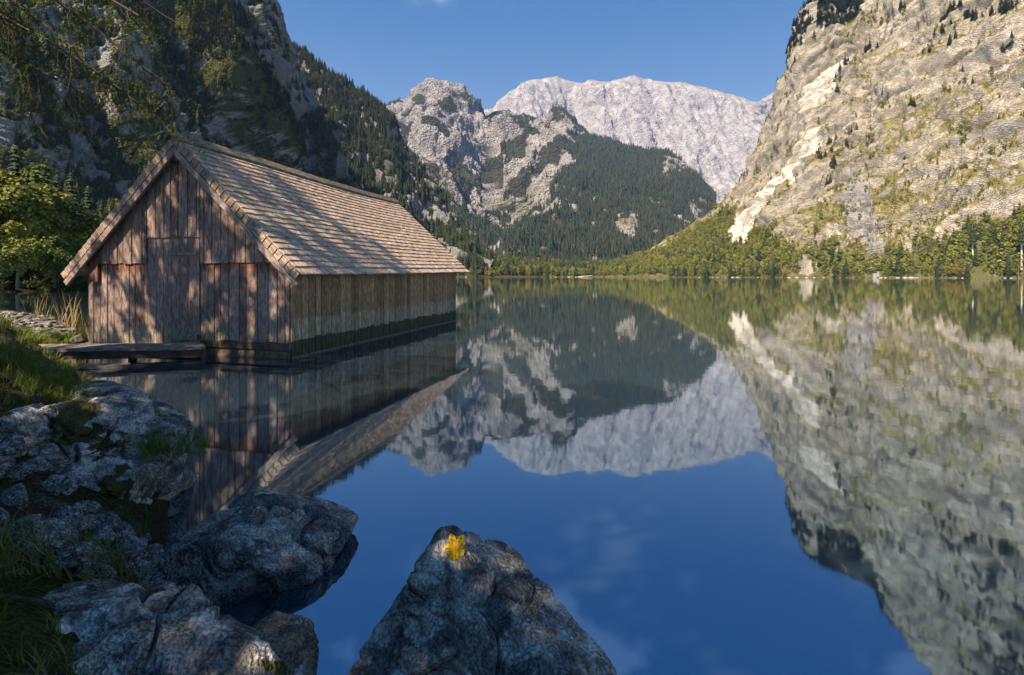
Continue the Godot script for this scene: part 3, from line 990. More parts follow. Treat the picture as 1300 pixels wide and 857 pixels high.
	side.basis = Basis(Vector3.UP, PI / 2.0)   # its +z is the hut's +x; its +x runs towards the back
	var s := 0.0
	while s < 8.69:
		var s1 := minf(s + rng.randf_range(0.13, 0.24), 8.70)
		if 8.70 - s1 < 0.08: s1 = 8.70
		var k := rng.randf_range(0.72, 1.22)
		var brown := Color(0.74, 0.47, 0.23).lerp(Color(0.60, 0.34, 0.17), rng.randf()) 
		var bleached := Color(0.66, 0.50, 0.30)
		var algae := Color(0.14, 0.13, 0.07)
		var top := lerpf(1.90, 2.02, s / 8.7)
		var y1 := 0.34 + rng.randf_range(-0.035, 0.035)
		var y2 := 0.74 + rng.randf_range(-0.03, 0.03)
		var gap := rng.randf_range(0.003, 0.010)
		obj("plank", board(s + gap, s1 - gap, 0.030 + rng.randf_range(-0.008, 0.008), 0.026, [[-0.6, algae], [y1, algae], [y1 + 0.03, shift(bleached, k)], [y2, shift(bleached, k)], [y2 + 0.05, shift(brown, k * 0.82)], [top, shift(brown, k)]], top, top), M.wood, side)
		s = s1
	var sb := Wood.new()
	sb.box(Vector3(0.0, -0.6, -0.05), Vector3(8.70, 1.9, -0.005), dark, Vector3.UP)
	obj("backing", sb.done(), M.wood, side)
	obj("waterline_batten", log_box(Vector3(0.0, 0.0, 0.03), Vector3(8.7, 0.035, 0.05), Color(0.30, 0.27, 0.20), Vector3.RIGHT), M.wood, side)
	# ---- far and land side walls
	for far in [[Vector3(-5.165, -0.6, -8.70), Vector3(0.0, 1.95, -8.64), "back_wall"], [Vector3(-5.165, -0.6, -8.64), Vector3(-5.105, 1.95, 0.0), "land_wall"]]:
		obj(far[2], log_box(far[0], far[1], Color(0.30, 0.21, 0.15), Vector3.UP), M.wood, h)
	var gb := Wood.new()
	gb.quad(Vector3(-0.2, 1.9, -8.70), Vector3(RIDGE_X, RIDGE_Y - 0.12, -8.70), Vector3(RIDGE_X, RIDGE_Y - 0.12, -8.70), Vector3(-4.96, 1.9, -8.70), grey, grey, grey, grey, Vector3.UP)
	obj("back_gable", gb.done(), M.wood, h)
	# ---- round timbers showing under the eaves
	obj("ridge_log", log_mesh(Vector3(RIDGE_X, RIDGE_Y - 0.36, 0.17), Vector3(RIDGE_X, RIDGE_Y - 0.30, BACK_Z + 0.1), 0.115, Color(0.42, 0.30, 0.25)), M.wood, h)
	obj("eave_log", log_mesh(Vector3(-5.28, 1.80, 0.20), Vector3(-5.28, 1.88, -8.9), 0.10, Color(0.46, 0.37, 0.33)), M.wood, h)
	obj("eave_log", log_mesh(Vector3(0.11, 1.75, 0.14), Vector3(0.11, 1.88, -8.9), 0.085, Color(0.34, 0.20, 0.15)), M.wood, h)
	obj("eave_log", log_mesh(Vector3(-0.22, 1.83, 0.12), Vector3(-0.22, 1.90, -1.0), 0.075, Color(0.38, 0.17, 0.12)), M.wood, h)
	build_roof(h)

func log_box(lo: Vector3, hi: Vector3, c: Color, axis: Vector3) -> ArrayMesh:
	var w := Wood.new()
	w.off = Vector2(rng.randf(), rng.randf())
	w.box(lo, hi, c, axis)
	return w.done()

func build_roof(h: Node3D) -> void:
	var roof := Node3D.new()
	roof.name = "roof"
	h.add_child(roof)
	# boarding under the shingles
	for side in [-1, 1]:
		var w := Wood.new()
		var segs := 12
		var c := Color(0.36, 0.26, 0.20)
		for k in segs:
			var s0 := 0.006 + 0.988 * float(k) / segs
			var s1 := 0.006 + 0.988 * float(k + 1) / segs
			var a := on_roof(side, 0.01, s0, -0.02); var b := on_roof(side, 1.0, s0, -0.02)
			var d := on_roof(side, 0.01, s1, -0.02); var e := on_roof(side, 1.0, s1, -0.02)
			w.quad(a, d, e, b, c, c, c, c, Vector3.FORWARD)
			var lo := Vector3(0, -0.05, 0)
			w.quad(a + lo, b + lo, e + lo, d + lo, c, c, c, c, Vector3.FORWARD)
			w.quad(a, a + lo, d + lo, d, c, c, c, c, Vector3.FORWARD)
		obj("roof_boarding", w.done(), M.wood, roof)
	# shingles in overlapping courses; the 290 that show largest are pieces of their own
	var courses := 24
	var pieces := []
	for side in [1, -1]:
		for r in courses:
			var s := 0.0
			var tone_row := rng.randf_range(0.93, 1.07)
			while s < 1.0:
				var wd := rng.randf_range(0.11, 0.21) / 9.25
				var s1 := minf(s + wd, 1.0)
				if 1.0 - s1 < 0.007: s1 = 1.0
				var t0 := float(r) / courses + rng.randf_range(-0.0026, 0.0026) - (0.012 if r == 0 else 0.0)
				pieces.append([side, t0, s, s1, tone_row * rng.randf_range(0.78, 1.15), rng.randf(), rng.randf_range(0.006, 0.016)])
				s = s1
	# rank by how large they show: near the front on the lake side
	var ranked := range(pieces.size())
	ranked.sort_custom(func(a, b):
		var pa: Array = pieces[a]
		var pb: Array = pieces[b]
		return (pa[2] + (10.0 if pa[0] < 0 else 0.0)) < (pb[2] + (10.0 if pb[0] < 0 else 0.0)))
	var singles := {}
	for k in 292: singles[ranked[k]] = true
	var rest := {1: Wood.new(), -1: Wood.new()}
	for k in pieces.size():
		var p: Array = pieces[k]
		var w: Wood = Wood.new() if singles.has(k) else rest[p[0]]
		shingle(w, p)
		if singles.has(k):
			obj("shingle", w.done(), M.wood, roof)
	for side in [1, -1]:
		var o := obj("shingles", rest[side].done(), M.wood, roof)
		tag(o, "", "", "", "stuff")
	# short boards lapped down the front edge of the roof, and the barge board below them
	for side in [1, -1]:
		for r in courses:
			var t0 := float(r) / courses - 0.005
			var t1 := t0 + 1.55 / courses
			if t1 > 1.0: t1 = 1.0
			var w := Wood.new()
			w.off = Vector2(rng.randf(), rng.randf())
			var k := rng.randf_range(0.75, 1.1)
			var c := Color(0.62 * k, 0.47 * k, 0.37 * k)
			var f0 := Vector3(0, 0, 0.050)
			var f1 := Vector3(0, 0, 0.022)
			var a0 := on_roof(side, t0, 0.0, 0.034); var a1 := on_roof(side, t0, 0.0, -0.115)
			var b0 := on_roof(side, t1, 0.0, 0.030); var b1 := on_roof(side, t1, 0.0, -0.115)
			if side > 0:
				w.block([a1 + f0, b1 + f1, b0 + f1, a0 + f0, a1, b1, b0, a0], c, (b0 - a0).normalized())
			else:
				w.block([a1 + f0, a0 + f0, b0 + f1, b1 + f1, a1, a0, b0, b1], c, (b0 - a0).normalized())
			obj("edge_board", w.done(), M.wood, roof)
		var bw := Wood.new()
		bw.off = Vector2(rng.randf(), rng.randf())
		var bc := Color(0.52, 0.42, 0.37) if side > 0 else Color(0.50, 0.36, 0.31)
		var z0 := Vector3(0, 0, -0.015)
		var z1 := Vector3(0, 0, 0.035)
		var p0 := on_roof(side, -0.03 if side > 0 else -0.02, 0.0, -0.135); var p1 := on_roof(side, -0.03 if side > 0 else -0.02, 0.0, -0.255)
		var q0 := on_roof(side, 1.0, 0.0, -0.135); var q1 := on_roof(side, 1.0, 0.0, -0.255)
		q0 = Vector3(RIDGE_X, RIDGE_Y - 0.186, FRONT_Z)
		q1 = Vector3(RIDGE_X, RIDGE_Y - 0.350, FRONT_Z)
		if side > 0:
			bw.block([p1 + z1, q1 + z1, q0 + z1, p0 + z1, p1 + z0, q1 + z0, q0 + z0, p0 + z0], bc, (q0 - p0).normalized())
		else:
			z1 += Vector3(0, 0, 0.004)
			bw.block([p1 + z1, p0 + z1, q0 + z1, q1 + z1, p1 + z0, p0 + z0, q0 + z0, q1 + z0], bc, (q0 - p0).normalized())
		obj("barge_board", bw.done(), M.wood, roof)
	# ridge capping: one board lapped over the other
	for side in [1, -1]:
		var n := 4
		for k in n:
			var s0 := -0.012 if k == 0 else float(k) / n
			var s1 := float(k + 1) / n - 0.001
			var w := Wood.new()
			w.off = Vector2(rng.randf(), rng.randf())
			var up := 0.062 + rng.randf_range(0.0, 0.01) + (0.025 if side > 0 else 0.0)
			var lift := Vector3(0, 0.03, 0) if side > 0 else Vector3.ZERO
			var c := Color(0.36, 0.30, 0.20) if side > 0 else Color(0.22, 0.22, 0.13)
			var a := on_roof(side, 0.952, s0, up); var b := on_roof(side, 1.0, s0, up) + lift
			var d := on_roof(side, 0.952, s1, up); var e := on_roof(side, 1.0, s1, up) + lift
			var th := Vector3(0, -0.028, 0)
			if side > 0:
				w.block([a + th, b + th, b, a, d + th, e + th, e, d], shift(c, rng.randf_range(0.85, 1.1)), Vector3.FORWARD)
			else:
				w.block([b + th, a + th, a, b, e + th, d + th, d, e], shift(c, rng.randf_range(0.85, 1.1)), Vector3.FORWARD)
			obj("ridge_board", w.done(), M.wood, roof)

func shingle(w: Wood, p: Array) -> void:
	var side: int = p[0]
	var t0: float = p[1]
	var t1: float = minf(t0 + 0.088, 1.0)
	var g := 0.00022
	var s0: float = p[2] + g
	var s1: float = p[3] - g
	var u0: float = 0.012 + p[6]
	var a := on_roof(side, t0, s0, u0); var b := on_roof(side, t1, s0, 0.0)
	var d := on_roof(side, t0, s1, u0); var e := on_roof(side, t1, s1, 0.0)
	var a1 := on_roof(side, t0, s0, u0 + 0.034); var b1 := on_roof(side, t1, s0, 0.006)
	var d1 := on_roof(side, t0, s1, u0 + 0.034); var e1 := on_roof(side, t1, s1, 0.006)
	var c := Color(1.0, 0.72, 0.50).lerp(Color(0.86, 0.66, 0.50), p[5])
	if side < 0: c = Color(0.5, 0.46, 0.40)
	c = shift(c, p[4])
	w.off = Vector2(fmod(p[5] * 37.0, 1.0), fmod(p[5] * 91.0, 1.0))
	var ax := (b - a).normalized()
	if side > 0:
		w.quad(a1, b1, e1, d1, c, c, c, c, ax)
		w.quad(a, a1, d1, d, c, c, c, c, Vector3.FORWARD)
		w.quad(a, b, b1, a1, c, c, c, c, ax)
		w.quad(d, d1, e1, e, c, c, c, c, ax)
		w.quad(a, d, e, b, c, c, c, c, ax)
	else:
		w.quad(b1, a1, d1, e1, c, c, c, c, ax)
		w.quad(a1, a, d, d1, c, c, c, c, Vector3.FORWARD)
		w.quad(b, a, a1, b1, c, c, c, c, ax)
		w.quad(d1, d, e, e1, c, c, c, c, ax)
		w.quad(d, a, b, e, c, c, c, c, ax)

# ------------------------------------------------------------------ landing planks from the bank to the boathouse door
func build_jetty() -> void:
	rng.seed = 202
	var j := thing("jetty", "low weathered plank landing from the grassy bank to the boathouse door", "jetty", Vector3.ZERO)
	var near0 := Vector3(-9.35, 0.30, -8.95)
	var near1 := Vector3(-5.93, 0.245, -9.62)
	var dir := (near1 - near0).normalized()
	var back := Vector3(dir.z, 0, -dir.x).normalized()
	if back.z > 0.0: back = -back
	var c := Color(0.46, 0.38, 0.32)
	for k in 3:
		var w := Wood.new()
		w.off = Vector2(rng.randf(), rng.randf())
		var a := near0 + back * (k * 0.235) + Vector3(0, rng.randf_range(-0.008, 0.008), 0)
		var b := near1 + back * (k * 0.235) - dir * (0.10 * k) + Vector3(0, rng.randf_range(-0.006, 0.006), 0)
		var wd := back * 0.222
		var th := Vector3(0, -0.055, 0)
		w.block([a + th, a, a + wd, a + wd + th, b + th, b, b + wd, b + wd + th], shift(c, rng.randf_range(0.85, 1.15)), dir)
		obj("plank", w.done(), M.wood, j)
	var bw := Wood.new()
	var d0 := Vector3(0, -0.06, 0)
	var d1 := Vector3(0, -0.21, 0)
	var e0 := near0 + back * 0.05
	var e1 := near1 + back * 0.05 - dir * 0.05
	bw.block([e0 + d1, e0 + d0, e0 + d0 + back * 0.14, e0 + d1 + back * 0.14, e1 + d1, e1 + d0, e1 + d0 + back * 0.14, e1 + d1 + back * 0.14], Color(0.20, 0.14, 0.10), dir)
	obj("beam", bw.done(), M.wood, j)
	for t in [0.25, 0.62, 0.97]:
		var p := near0.lerp(near1, t) + back * 0.32
		obj("post", log_mesh(p + Vector3(0, -0.9, 0), p + Vector3(0, -0.06, 0), 0.07, Color(0.22, 0.17, 0.12)), M.wood, j)
	var pl := thing("drift_plank", "single dark plank lying at the waterline in front of the landing", "plank", Vector3.ZERO)
	var w2 := Wood.new()
	var a2 := Vector3(-8.6, 0.16, -7.95)
	var b2 := Vector3(-6.75, 0.04, -8.85)
	var dr := (b2 - a2).normalized()
	var bk := Vector3(dr.z, 0, -dr.x).normalized()
	if bk.z > 0.0: bk = -bk
	w2.block([a2 + Vector3(0, -0.06, 0), a2, a2 + bk * 0.24, a2 + bk * 0.24 + Vector3(0, -0.06, 0), b2 + Vector3(0, -0.06, 0), b2, b2 + bk * 0.24, b2 + bk * 0.24 + Vector3(0, -0.06, 0)], Color(0.34, 0.27, 0.21), dr)
	obj("plank", w2.done(), M.wood, pl)

# ------------------------------------------------------------------ the near bank
var shore_line := poly([8, -0.6, 3, -0.9, 1.2, -1.1, 0.3, -1.2, -0.6, -1.45, -1.0, -1.9, -1.6, -2.45, -2.05, -3.0, -2.5, -3.7, -3.3, -4.8, -4.6, -6.0, -6.3, -7.25, -7.8, -8.2, -8.9, -9.2, -9.5, -10.2, -9.8, -11.5, -10.2, -12.6, -11.4, -13.4, -14, -13.6, -18, -12.6, -24, -11.5, -46, -10.5])
var land: PackedVector2Array

func shore_gap(x: float, z: float) -> float:
	# metres inland of the waterline, negative over the lake
	var q := Vector2(x, z)
	var best := 1e9
	for i in shore_line.size() - 1:
		best = minf(best, q.distance_squared_to(Geometry2D.get_closest_point_to_segment(q, shore_line[i], shore_line[i + 1])))
	best = sqrt(best)
	return best if Geometry2D.is_point_in_polygon(q, land) else -best

func ground_at(x: float, z: float) -> float:
	var d := shore_gap(x, z)
	if d < 0.0:
		return maxf(d * 0.8, -3.0) - 0.03
	var hh := 1.5 * (1.0 - exp(-d / 1.6))
	hh += 0.40 * exp(-(pow(x + 5.4, 2.0) + pow(z + 5.0, 2.0)) / 2.2) * minf(1.0, d)
	hh += 0.18 * exp(-(pow(x + 3.6, 2.0) + pow(z + 4.0, 2.0)) / 0.7) * minf(1.0, d * 2.0)
	# low ground by the boathouse
	hh *= lerpf(1.0, 0.42, smoothstep(-6.5, -8.6, z))
	return hh + 0.07 * n_fbm.get_noise_2d(x * 1.3, z * 1.3) * minf(1.0, d * 3.0)

func build_bank() -> void:
	land = shore_line.duplicate()
	land.append_array(poly([-46, 14, 8, 14]))
	var nu := 250
	var nv := 190
	var pos := PackedVector3Array()
	pos.resize(nu * nv)
	for j in nv:
		for i in nu:
			var u := 1.0 - float(i) / (nu - 1)
			var x := 8.0 - (13.0 * u + 41.0 * pow(u, 4.0))
			var v := float(j) / (nv - 1)
			var z := lerpf(6.0, -14.5, v)
			pos[j * nu + i] = Vector3(x, ground_at(x, z), z)
	var nor := grid_normals(pos, nu, nv)
	var col := PackedColorArray()
	col.resize(pos.size())
	for k in pos.size():
		var p := pos[k]
		var t := n_fbm.get_noise_3dv(p * 1.7)
		var c := Color(0.075, 0.060, 0.036).lerp(Color(0.070, 0.085, 0.022), smoothstep(-0.15, 0.25, t))
		if n_fbm.get_noise_3dv(p * 3.1 + Vector3(5, 5, 5)) > 0.28:
			c = Color(0.17, 0.155, 0.13)
		col[k] = c
	var o := obj("ground_bank", amesh(pos, nor, col, grid_index(nu, nv)), M.soil)
	tag(o, "mossy earth bank sloping into the lake beside the boathouse", "ground", "", "structure")

# ------------------------------------------------------------------ boulders
# planes: [normal x, y, z, distance from the centre]; the solid they enclose is rounded, cracked and pitted
func rock_mesh(centre: Vector3, planes: Array, res: int, seed_: int, round_: float, rough: float, paint: Callable, shape := Basis.IDENTITY, chips := 14) -> ArrayMesh:
	var ns := PackedVector3Array()
	var ds := PackedFloat32Array()
	for p in planes:
		var n := Vector3(p[0], p[1], p[2])
		ns.append(n.normalized())
		ds.append(p[3])
	var cr_ := RandomNumberGenerator.new()
	cr_.seed = seed_ * 7 + 1
	var main := ns.size()
	for c in chips:
		var n := Vector3(cr_.randfn(), cr_.randfn() + 0.3, cr_.randfn()).normalized()
		var s := 0.0
		for k in main:
			var t := ns[k].dot(n)
			if t > 0.0:
				s = maxf(s, t / ds[k])
		ns.append(n)
		ds.append(cr_.randf_range(0.93, 1.02) / s)
	var off := Vector3(seed_ * 1.7, seed_ * 0.9, seed_ * 2.3)
	var pos := PackedVector3Array()
	var nor := PackedVector3Array()
	var col := PackedColorArray()
	var idx := PackedInt32Array()
	var axes := [[Vector3.RIGHT, Vector3.UP, Vector3.BACK], [Vector3.FORWARD, Vector3.UP, Vector3.RIGHT], [Vector3.LEFT, Vector3.UP, Vector3.FORWARD], [Vector3.BACK, Vector3.UP, Vector3.LEFT], [Vector3.RIGHT, Vector3.FORWARD, Vector3.UP], [Vector3.RIGHT, Vector3.BACK, Vector3.DOWN]]
	for ax in axes:
		var g := PackedVector3Array()
		g.resize((res + 2) * (res + 2))
		var m := res + 2
		for j in m:
			for i in m:
				var a := tan((float(i - 1) / (res - 1) * 2.0 - 1.0) * PI / 4.0)
				var b := tan((float(j - 1) / (res - 1) * 2.0 - 1.0) * PI / 4.0)
				var d: Vector3 = (ax[2] + ax[0] * a + ax[1] * b).normalized()
				var s := 0.0
				for k in ns.size():
					var t := ns[k].dot(d)
					if t > 0.0:
						s += pow(t / ds[k], round_)
				var r := pow(s, -1.0 / round_)
				var p := shape * (d * r)
				var q := p + off
				var warp := Vector3(n_fine.get_noise_3dv(q * 3.0), n_fine.get_noise_3dv(q * 3.0 + Vector3(9, 0, 0)), n_fine.get_noise_3dv(q * 3.0 + Vector3(0, 9, 0))) * 0.10
				var lay := (q + warp) * Vector3(2.2, 4.6, 2.2)
				var cr := n_cell.get_noise_3dv(lay) + 1.0
				var cr2 := n_cell.get_noise_3dv((q + warp * 1.6) * 1.35 + Vector3(3, 3, 3)) + 1.0
				var disp := 0.045 * n_fbm.get_noise_3dv(q * 1.6) + 0.020 * n_ridge.get_noise_3dv((q + warp) * Vector3(2.4, 4.2, 2.4)) + 0.011 * n_ridge.get_noise_3dv(q * 9.0) + 0.05 * minf(cr, 0.45) + 0.016 * minf(n_cell.get_noise_3dv((q + warp * 0.5) * 8.0) + 1.0, 0.4)
				disp -= 0.030 * (1.0 - smoothstep(0.0, 0.10, cr)) + 0.060 * (1.0 - smoothstep(0.0, 0.055, cr2))
				g[j * m + i] = centre + p + (shape * d).normalized() * disp * rough
		var gn := grid_normals(g, m, m)
		var first := pos.size()
		for j in res:
			for i in res:
				var id := (j + 1) * m + i + 1
				pos.append(g[id])
				nor.append(gn[id])
				col.append(paint.call(g[id], gn[id]))
		var gi := grid_index(res, res)
		for k in gi.size():
			gi[k] += first
		idx.append_array(gi)
	return amesh(pos, nor, col, idx)

func stone_paint(base: Color, moss: float, seed_: int) -> Callable:
	return func(p: Vector3, n: Vector3) -> Color:
		var q := p + Vector3(seed_, 0, seed_ * 2)
		var a := n_fbm.get_noise_3dv(q * 2.3)
		var c := shift(base, 0.85 + 0.5 * a)
		# pale crusts of lichen and rusty stains
		var li := n_fbm.get_noise_3dv(q * 6.0 + Vector3(4, 1, 7))
		c = c.lerp(Color(0.86, 0.82, 0.76), smoothstep(0.14, 0.26, li) * 0.8)
		var ru := n_fbm.get_noise_3dv(q * 2.8 + Vector3(14, 11, 7))
		c = c.lerp(Color(0.42, 0.30, 0.19), smoothstep(0.26, 0.46, ru) * 0.55)
		var dk := n_fbm.get_noise_3dv(q * 4.2 + Vector3(24, 3, 1))
		c = c.lerp(Color(0.17, 0.165, 0.155), smoothstep(0.10, 0.24, dk) * 0.8)
		if moss > 0.0:
			var mo := n_fbm.get_noise_3dv(q * 2.1 + Vector3(1, 21, 5)) + 0.45 * n_fbm.get_noise_3dv(q * 9.0)
			c = c.lerp(Color(0.075, 0.085, 0.020).lerp(Color(0.13, 0.10, 0.025), clampf(0.5 + a, 0.0, 1.0)), smoothstep(0.32 - moss, 0.46 - moss, mo))
		return c

var leaf_spot := Vector3.ZERO
var leaf_up := Vector3.UP

func rock(called: String, label: String, centre: Vector3, planes: Array, res: int, seed_: int, round_: float, rough: float, base: Color, moss: float, shape := Basis.IDENTITY, chips := 14) -> MeshInstance3D:
	var o := obj(called, rock_mesh(centre, planes, res, seed_, round_, rough, stone_paint(base, moss, seed_), shape, chips), M.rock)
	tag(o, label, "rock")
	return o

func build_rocks() -> void:
	var grey := Color(0.40, 0.40, 0.405)
	var dk := rock("boulder", "grey cracked boulder peaking out of the lake with a yellow leaf on top", Vector3(-0.17, -0.13, -2.15),
		[[-0.85, 0.50, -0.2, 0.455], [0.42, 0.90, 0.1, 0.37], [0.0, 0.86, 0.51, 0.30], [-0.45, 0.70, 0.55, 0.37], [0, 0.3, -0.95, 0.45], [0.05, 1, 0, 0.52], [0.78, 0.3, -0.55, 0.45], [0.9, 0.4, 0.2, 1.15], [0, -1, 0, 0.6]], 180, 7, 40.0, 0.55, Color(0.72, 0.635, 0.53), 0.0, Basis.IDENTITY, 0)
	# the spot on it that the leaf lies on
	var arr := dk.mesh.surface_get_arrays(0)
	var best := 1e9
	var vs: PackedVector3Array = arr[Mesh.ARRAY_VERTEX]
	var nn: PackedVector3Array = arr[Mesh.ARRAY_NORMAL]
	for k in vs.size():
		var v := vs[k]
		if v.z > -0.5 or nn[k].dot(Vector3(0, EYE, 0) - v) < 0.5: continue
		var px := MID + v.x / -v.z * FOCAL
		var py := HORIZON - (v.y - EYE) / -v.z * FOCAL
		var e := pow(px - 579.0, 2.0) * 4.0 + pow(py - 700.0, 2.0) * 4.0 - v.z * 900.0
		if e < best:
			best = e
			leaf_spot = v
			leaf_up = nn[k]
	rock("boulder", "dark slanting boulder overhanging the water between the mossy ledge and the lake", Vector3(-1.35, 0.0, -2.85),
		[[0.29, 0.957, 0.05, 0.275], [-0.296, 0.955, 0.0, 0.34], [1.0, 0.05, 0.2, 0.36], [0.45, -0.85, 0.25, 0.20], [-0.05, 0.35, 0.93, 0.36], [0.0, 0.2, -0.98, 0.42], [-1, 0, 0, 0.62], [0, -1, 0, 0.40], [0.7, 0.6, 0.4, 0.46]], 150, 3, 30.0, 0.6, Color(0.60, 0.535, 0.455), 0.0)
	rock("boulder", "broad low cracked rock with patches of sun at the water's edge", Vector3(-1.38, 0.0, -1.72),
		[[0.14, 0.98, 0.10, 0.40], [0.95, 0.35, -0.1, 0.62], [0.0, 0.55, 0.83, 0.60], [0.1, 0.35, -0.93, 0.40], [-1, 0.2, 0, 0.80], [0, -1, 0, 0.5], [0.6, 0.75, -0.35, 0.50]], 170, 5, 30.0, 0.8, Color(0.72, 0.635, 0.53), 0.10)
	rock("stone", "small brown stone wedged against the end of the broad cracked rock", Vector3(-0.92, 0.09, -2.0),
		[[1, 0.1, 0, 0.12], [-1, 0, 0, 0.14], [0, 1, 0.1, 0.12], [0, -1, 0, 0.14], [0, 0.2, 1, 0.11], [0.2, 0, -1, 0.10], [0.6, 0.6, 0.3, 0.125]], 44, 12, 12.0, 0.32, Color(0.46, 0.36, 0.26), 0.0)
	rock("ledge", "large grey limestone ledge with mossy undercut and turf along its top", Vector3(-2.85, 0.42, -3.30),
		[[0.42, 0.88, 0.20, 0.27], [0.05, 0.35, 0.94, 0.37], [0.0, -0.85, 0.45, 0.28], [0.95, -0.05, 0.2, 0.50], [-1, 0, 0, 1.3], [0, 0.1, -1, 0.6], [0.75, 0.5, 0.4, 0.44], [0, 1, 0, 0.34]], 170, 9, 30.0, 0.7, Color(0.72, 0.645, 0.55), 0.13)
	var u := Vector3(0.86, -0.15, 0.48).normalized()
	var w := Vector3.UP.cross(u).normalized()
	rock("slab", "thin tilted grey slab lying in the turf behind the large ledge", Vector3(-3.02, 0.56, -3.82),
		[[1, 0, 0, 1.0], [-1, 0, 0, 1.0], [0, 1, 0.15, 0.5], [0, -1, 0, 1.2], [0, 0.2, 1, 0.6], [0, 0, -1, 0.7], [0.7, 0.7, 0.2, 0.85], [-0.6, 0.8, 0, 0.8]], 90, 15, 14.0, 0.5, Color(0.68, 0.61, 0.52), 0.10, Basis(u * 0.82, Vector3(0.05, 0.30, 0), w * -0.34))
	# rubble under the ledge
	rng.seed = 303
	var base := rock_mesh(Vector3.ZERO, [[1, 0.2, 0, 0.9], [-1, 0, 0.3, 0.8], [0, 1, 0.2, 0.7], [0, -1, 0, 0.7], [0.2, 0.3, 1, 0.8], [0, 0, -1, 0.8], [0.6, 0.7, 0.4, 0.85], [-0.6, 0.5, 0.6, 0.85]], 26, 21, 12.0, 1.2, stone_paint(grey, 0.12, 4))
	var base2 := rock_mesh(Vector3.ZERO, [[1, -0.2, 0.3, 0.8], [-1, 0.3, 0.3, 0.9], [0.2, 1, 0.2, 0.6], [0, -1, 0, 0.7], [0.2, 0.5, 1, 0.8], [0, 0, -1, 0.8], [0.7, 0.7, -0.4, 0.8], [-0.6, 0.5, -0.6, 0.85]], 26, 22, 12.0, 1.2, stone_paint(grey, 0.05, 8))
	for k in 40:
		var px := rng.randf_range(-20.0, 235.0)
		var z := rng.randf_range(2.15, 2.85)
		var x := (px - MID) / FOCAL * z
		if shore_gap(x, -z) < -0.15: continue
		var r := rng.randf_range(0.035, 0.10)
		var o := obj("stone", base if k % 2 == 0 else base2, M.rock)
		o.basis = Basis.from_euler(Vector3(rng.randf_range(-0.5, 0.5), rng.randf() * TAU, rng.randf_range(-0.5, 0.5))) * Basis.from_scale(Vector3(r * 1.3, r * 0.8, r))
		o.position = Vector3(x, ground_at(x, -z) + r * 0.2, -z)
		tag(o, "small mossy stone in the dark rubble under the grey ledge", "stone", "stones under the ledge")
	# stony point beside the boathouse
	rock("outcrop", "pale broken rock outcrop on the point beside the boathouse", Vector3(-11.9, 0.22, -11.3),
		[[0.2, 1, 0.1, 0.52], [1, 0.2, 0, 1.55], [-1, 0, 0, 3.0], [0, 0.45, 1, 0.75], [0, 0, -1, 0.9], [0, -1, 0, 0.6], [0.6, 0.75, 0.3, 1.05]], 110, 17, 10.0, 2.2, Color(0.50, 0.47, 0.42), 0.06)
	for k in 26:
		var x := rng.randf_range(-11.6, -9.5)
		var z := rng.randf_range(-12.4, -9.7)
		if shore_gap(x, z) < -0.25: continue
		var r := rng.randf_range(0.08, 0.2)
		var o := obj("stone", base if k % 2 == 0 else base2, M.rock)
		o.basis = Basis.from_euler(Vector3(rng.randf_range(-0.4, 0.4), rng.randf() * TAU, rng.randf_range(-0.4, 0.4))) * Basis.from_scale(Vector3(r * 1.3, r * 0.7, r))
		o.position = Vector3(x, maxf(ground_at(x, z), -0.02) + r * 0.2, z)
		tag(o, "pale shore stone between the outcrop and the boathouse wall", "stone", "stones beside the boathouse")
	# pale boulders along the far waterline
	var spots := [[592, 775, 4.0], [706, 768, 3.0], [699, 768, 2.0], [714, 767, 2.6], [722, 766, 3.4], [731, 765, 2.6], [738, 764, 4.2], [746, 760, 2.6], [786, 742, 3.0], [812, 700, 2.0], [826, 684, 3.4], [888, 604, 1.8], [905, 588, 2.0], [912, 580, 2.6], [921, 573, 2.0], [930, 564, 3.2], [936, 560, 2.2], [962, 536, 1.6], [1002, 508, 3.0],
		[1012, 502, 3.6], [1024, 495, 2.6], [1034, 490, 3.0], [1046, 483, 2.0], [1118, 442, 2.4], [1124, 439, 1.8], [1140, 432, 2.6], [1150, 428, 3.8], [1158, 424, 4.4], [1164, 422, 3.0], [1214, 400, 1.6], [1222, 396, 1.8], [1276, 374, 2.4], [1284, 371, 1.8]]
	for s in spots:
		var o := obj("shore_stone", base if int(s[0]) % 2 == 0 else base2, M.pale_stone)
		var r: float = s[2] * 0.36
		o.basis = Basis(Vector3.UP, s[0]) * Basis.from_scale(Vector3(r * 1.7, r * 0.6, r))
		o.position = at(s[0], HORIZON, (along(FAR_BASE, s[0], 1) if s[0] < 830 else s[1]) - 1.5) * Vector3(1, 0, 1) + Vector3(0, r * 0.15, 0)
		tag(o, "pale boulder at the foot of the wood along the far waterline", "rock", "boulders along the far waterline")

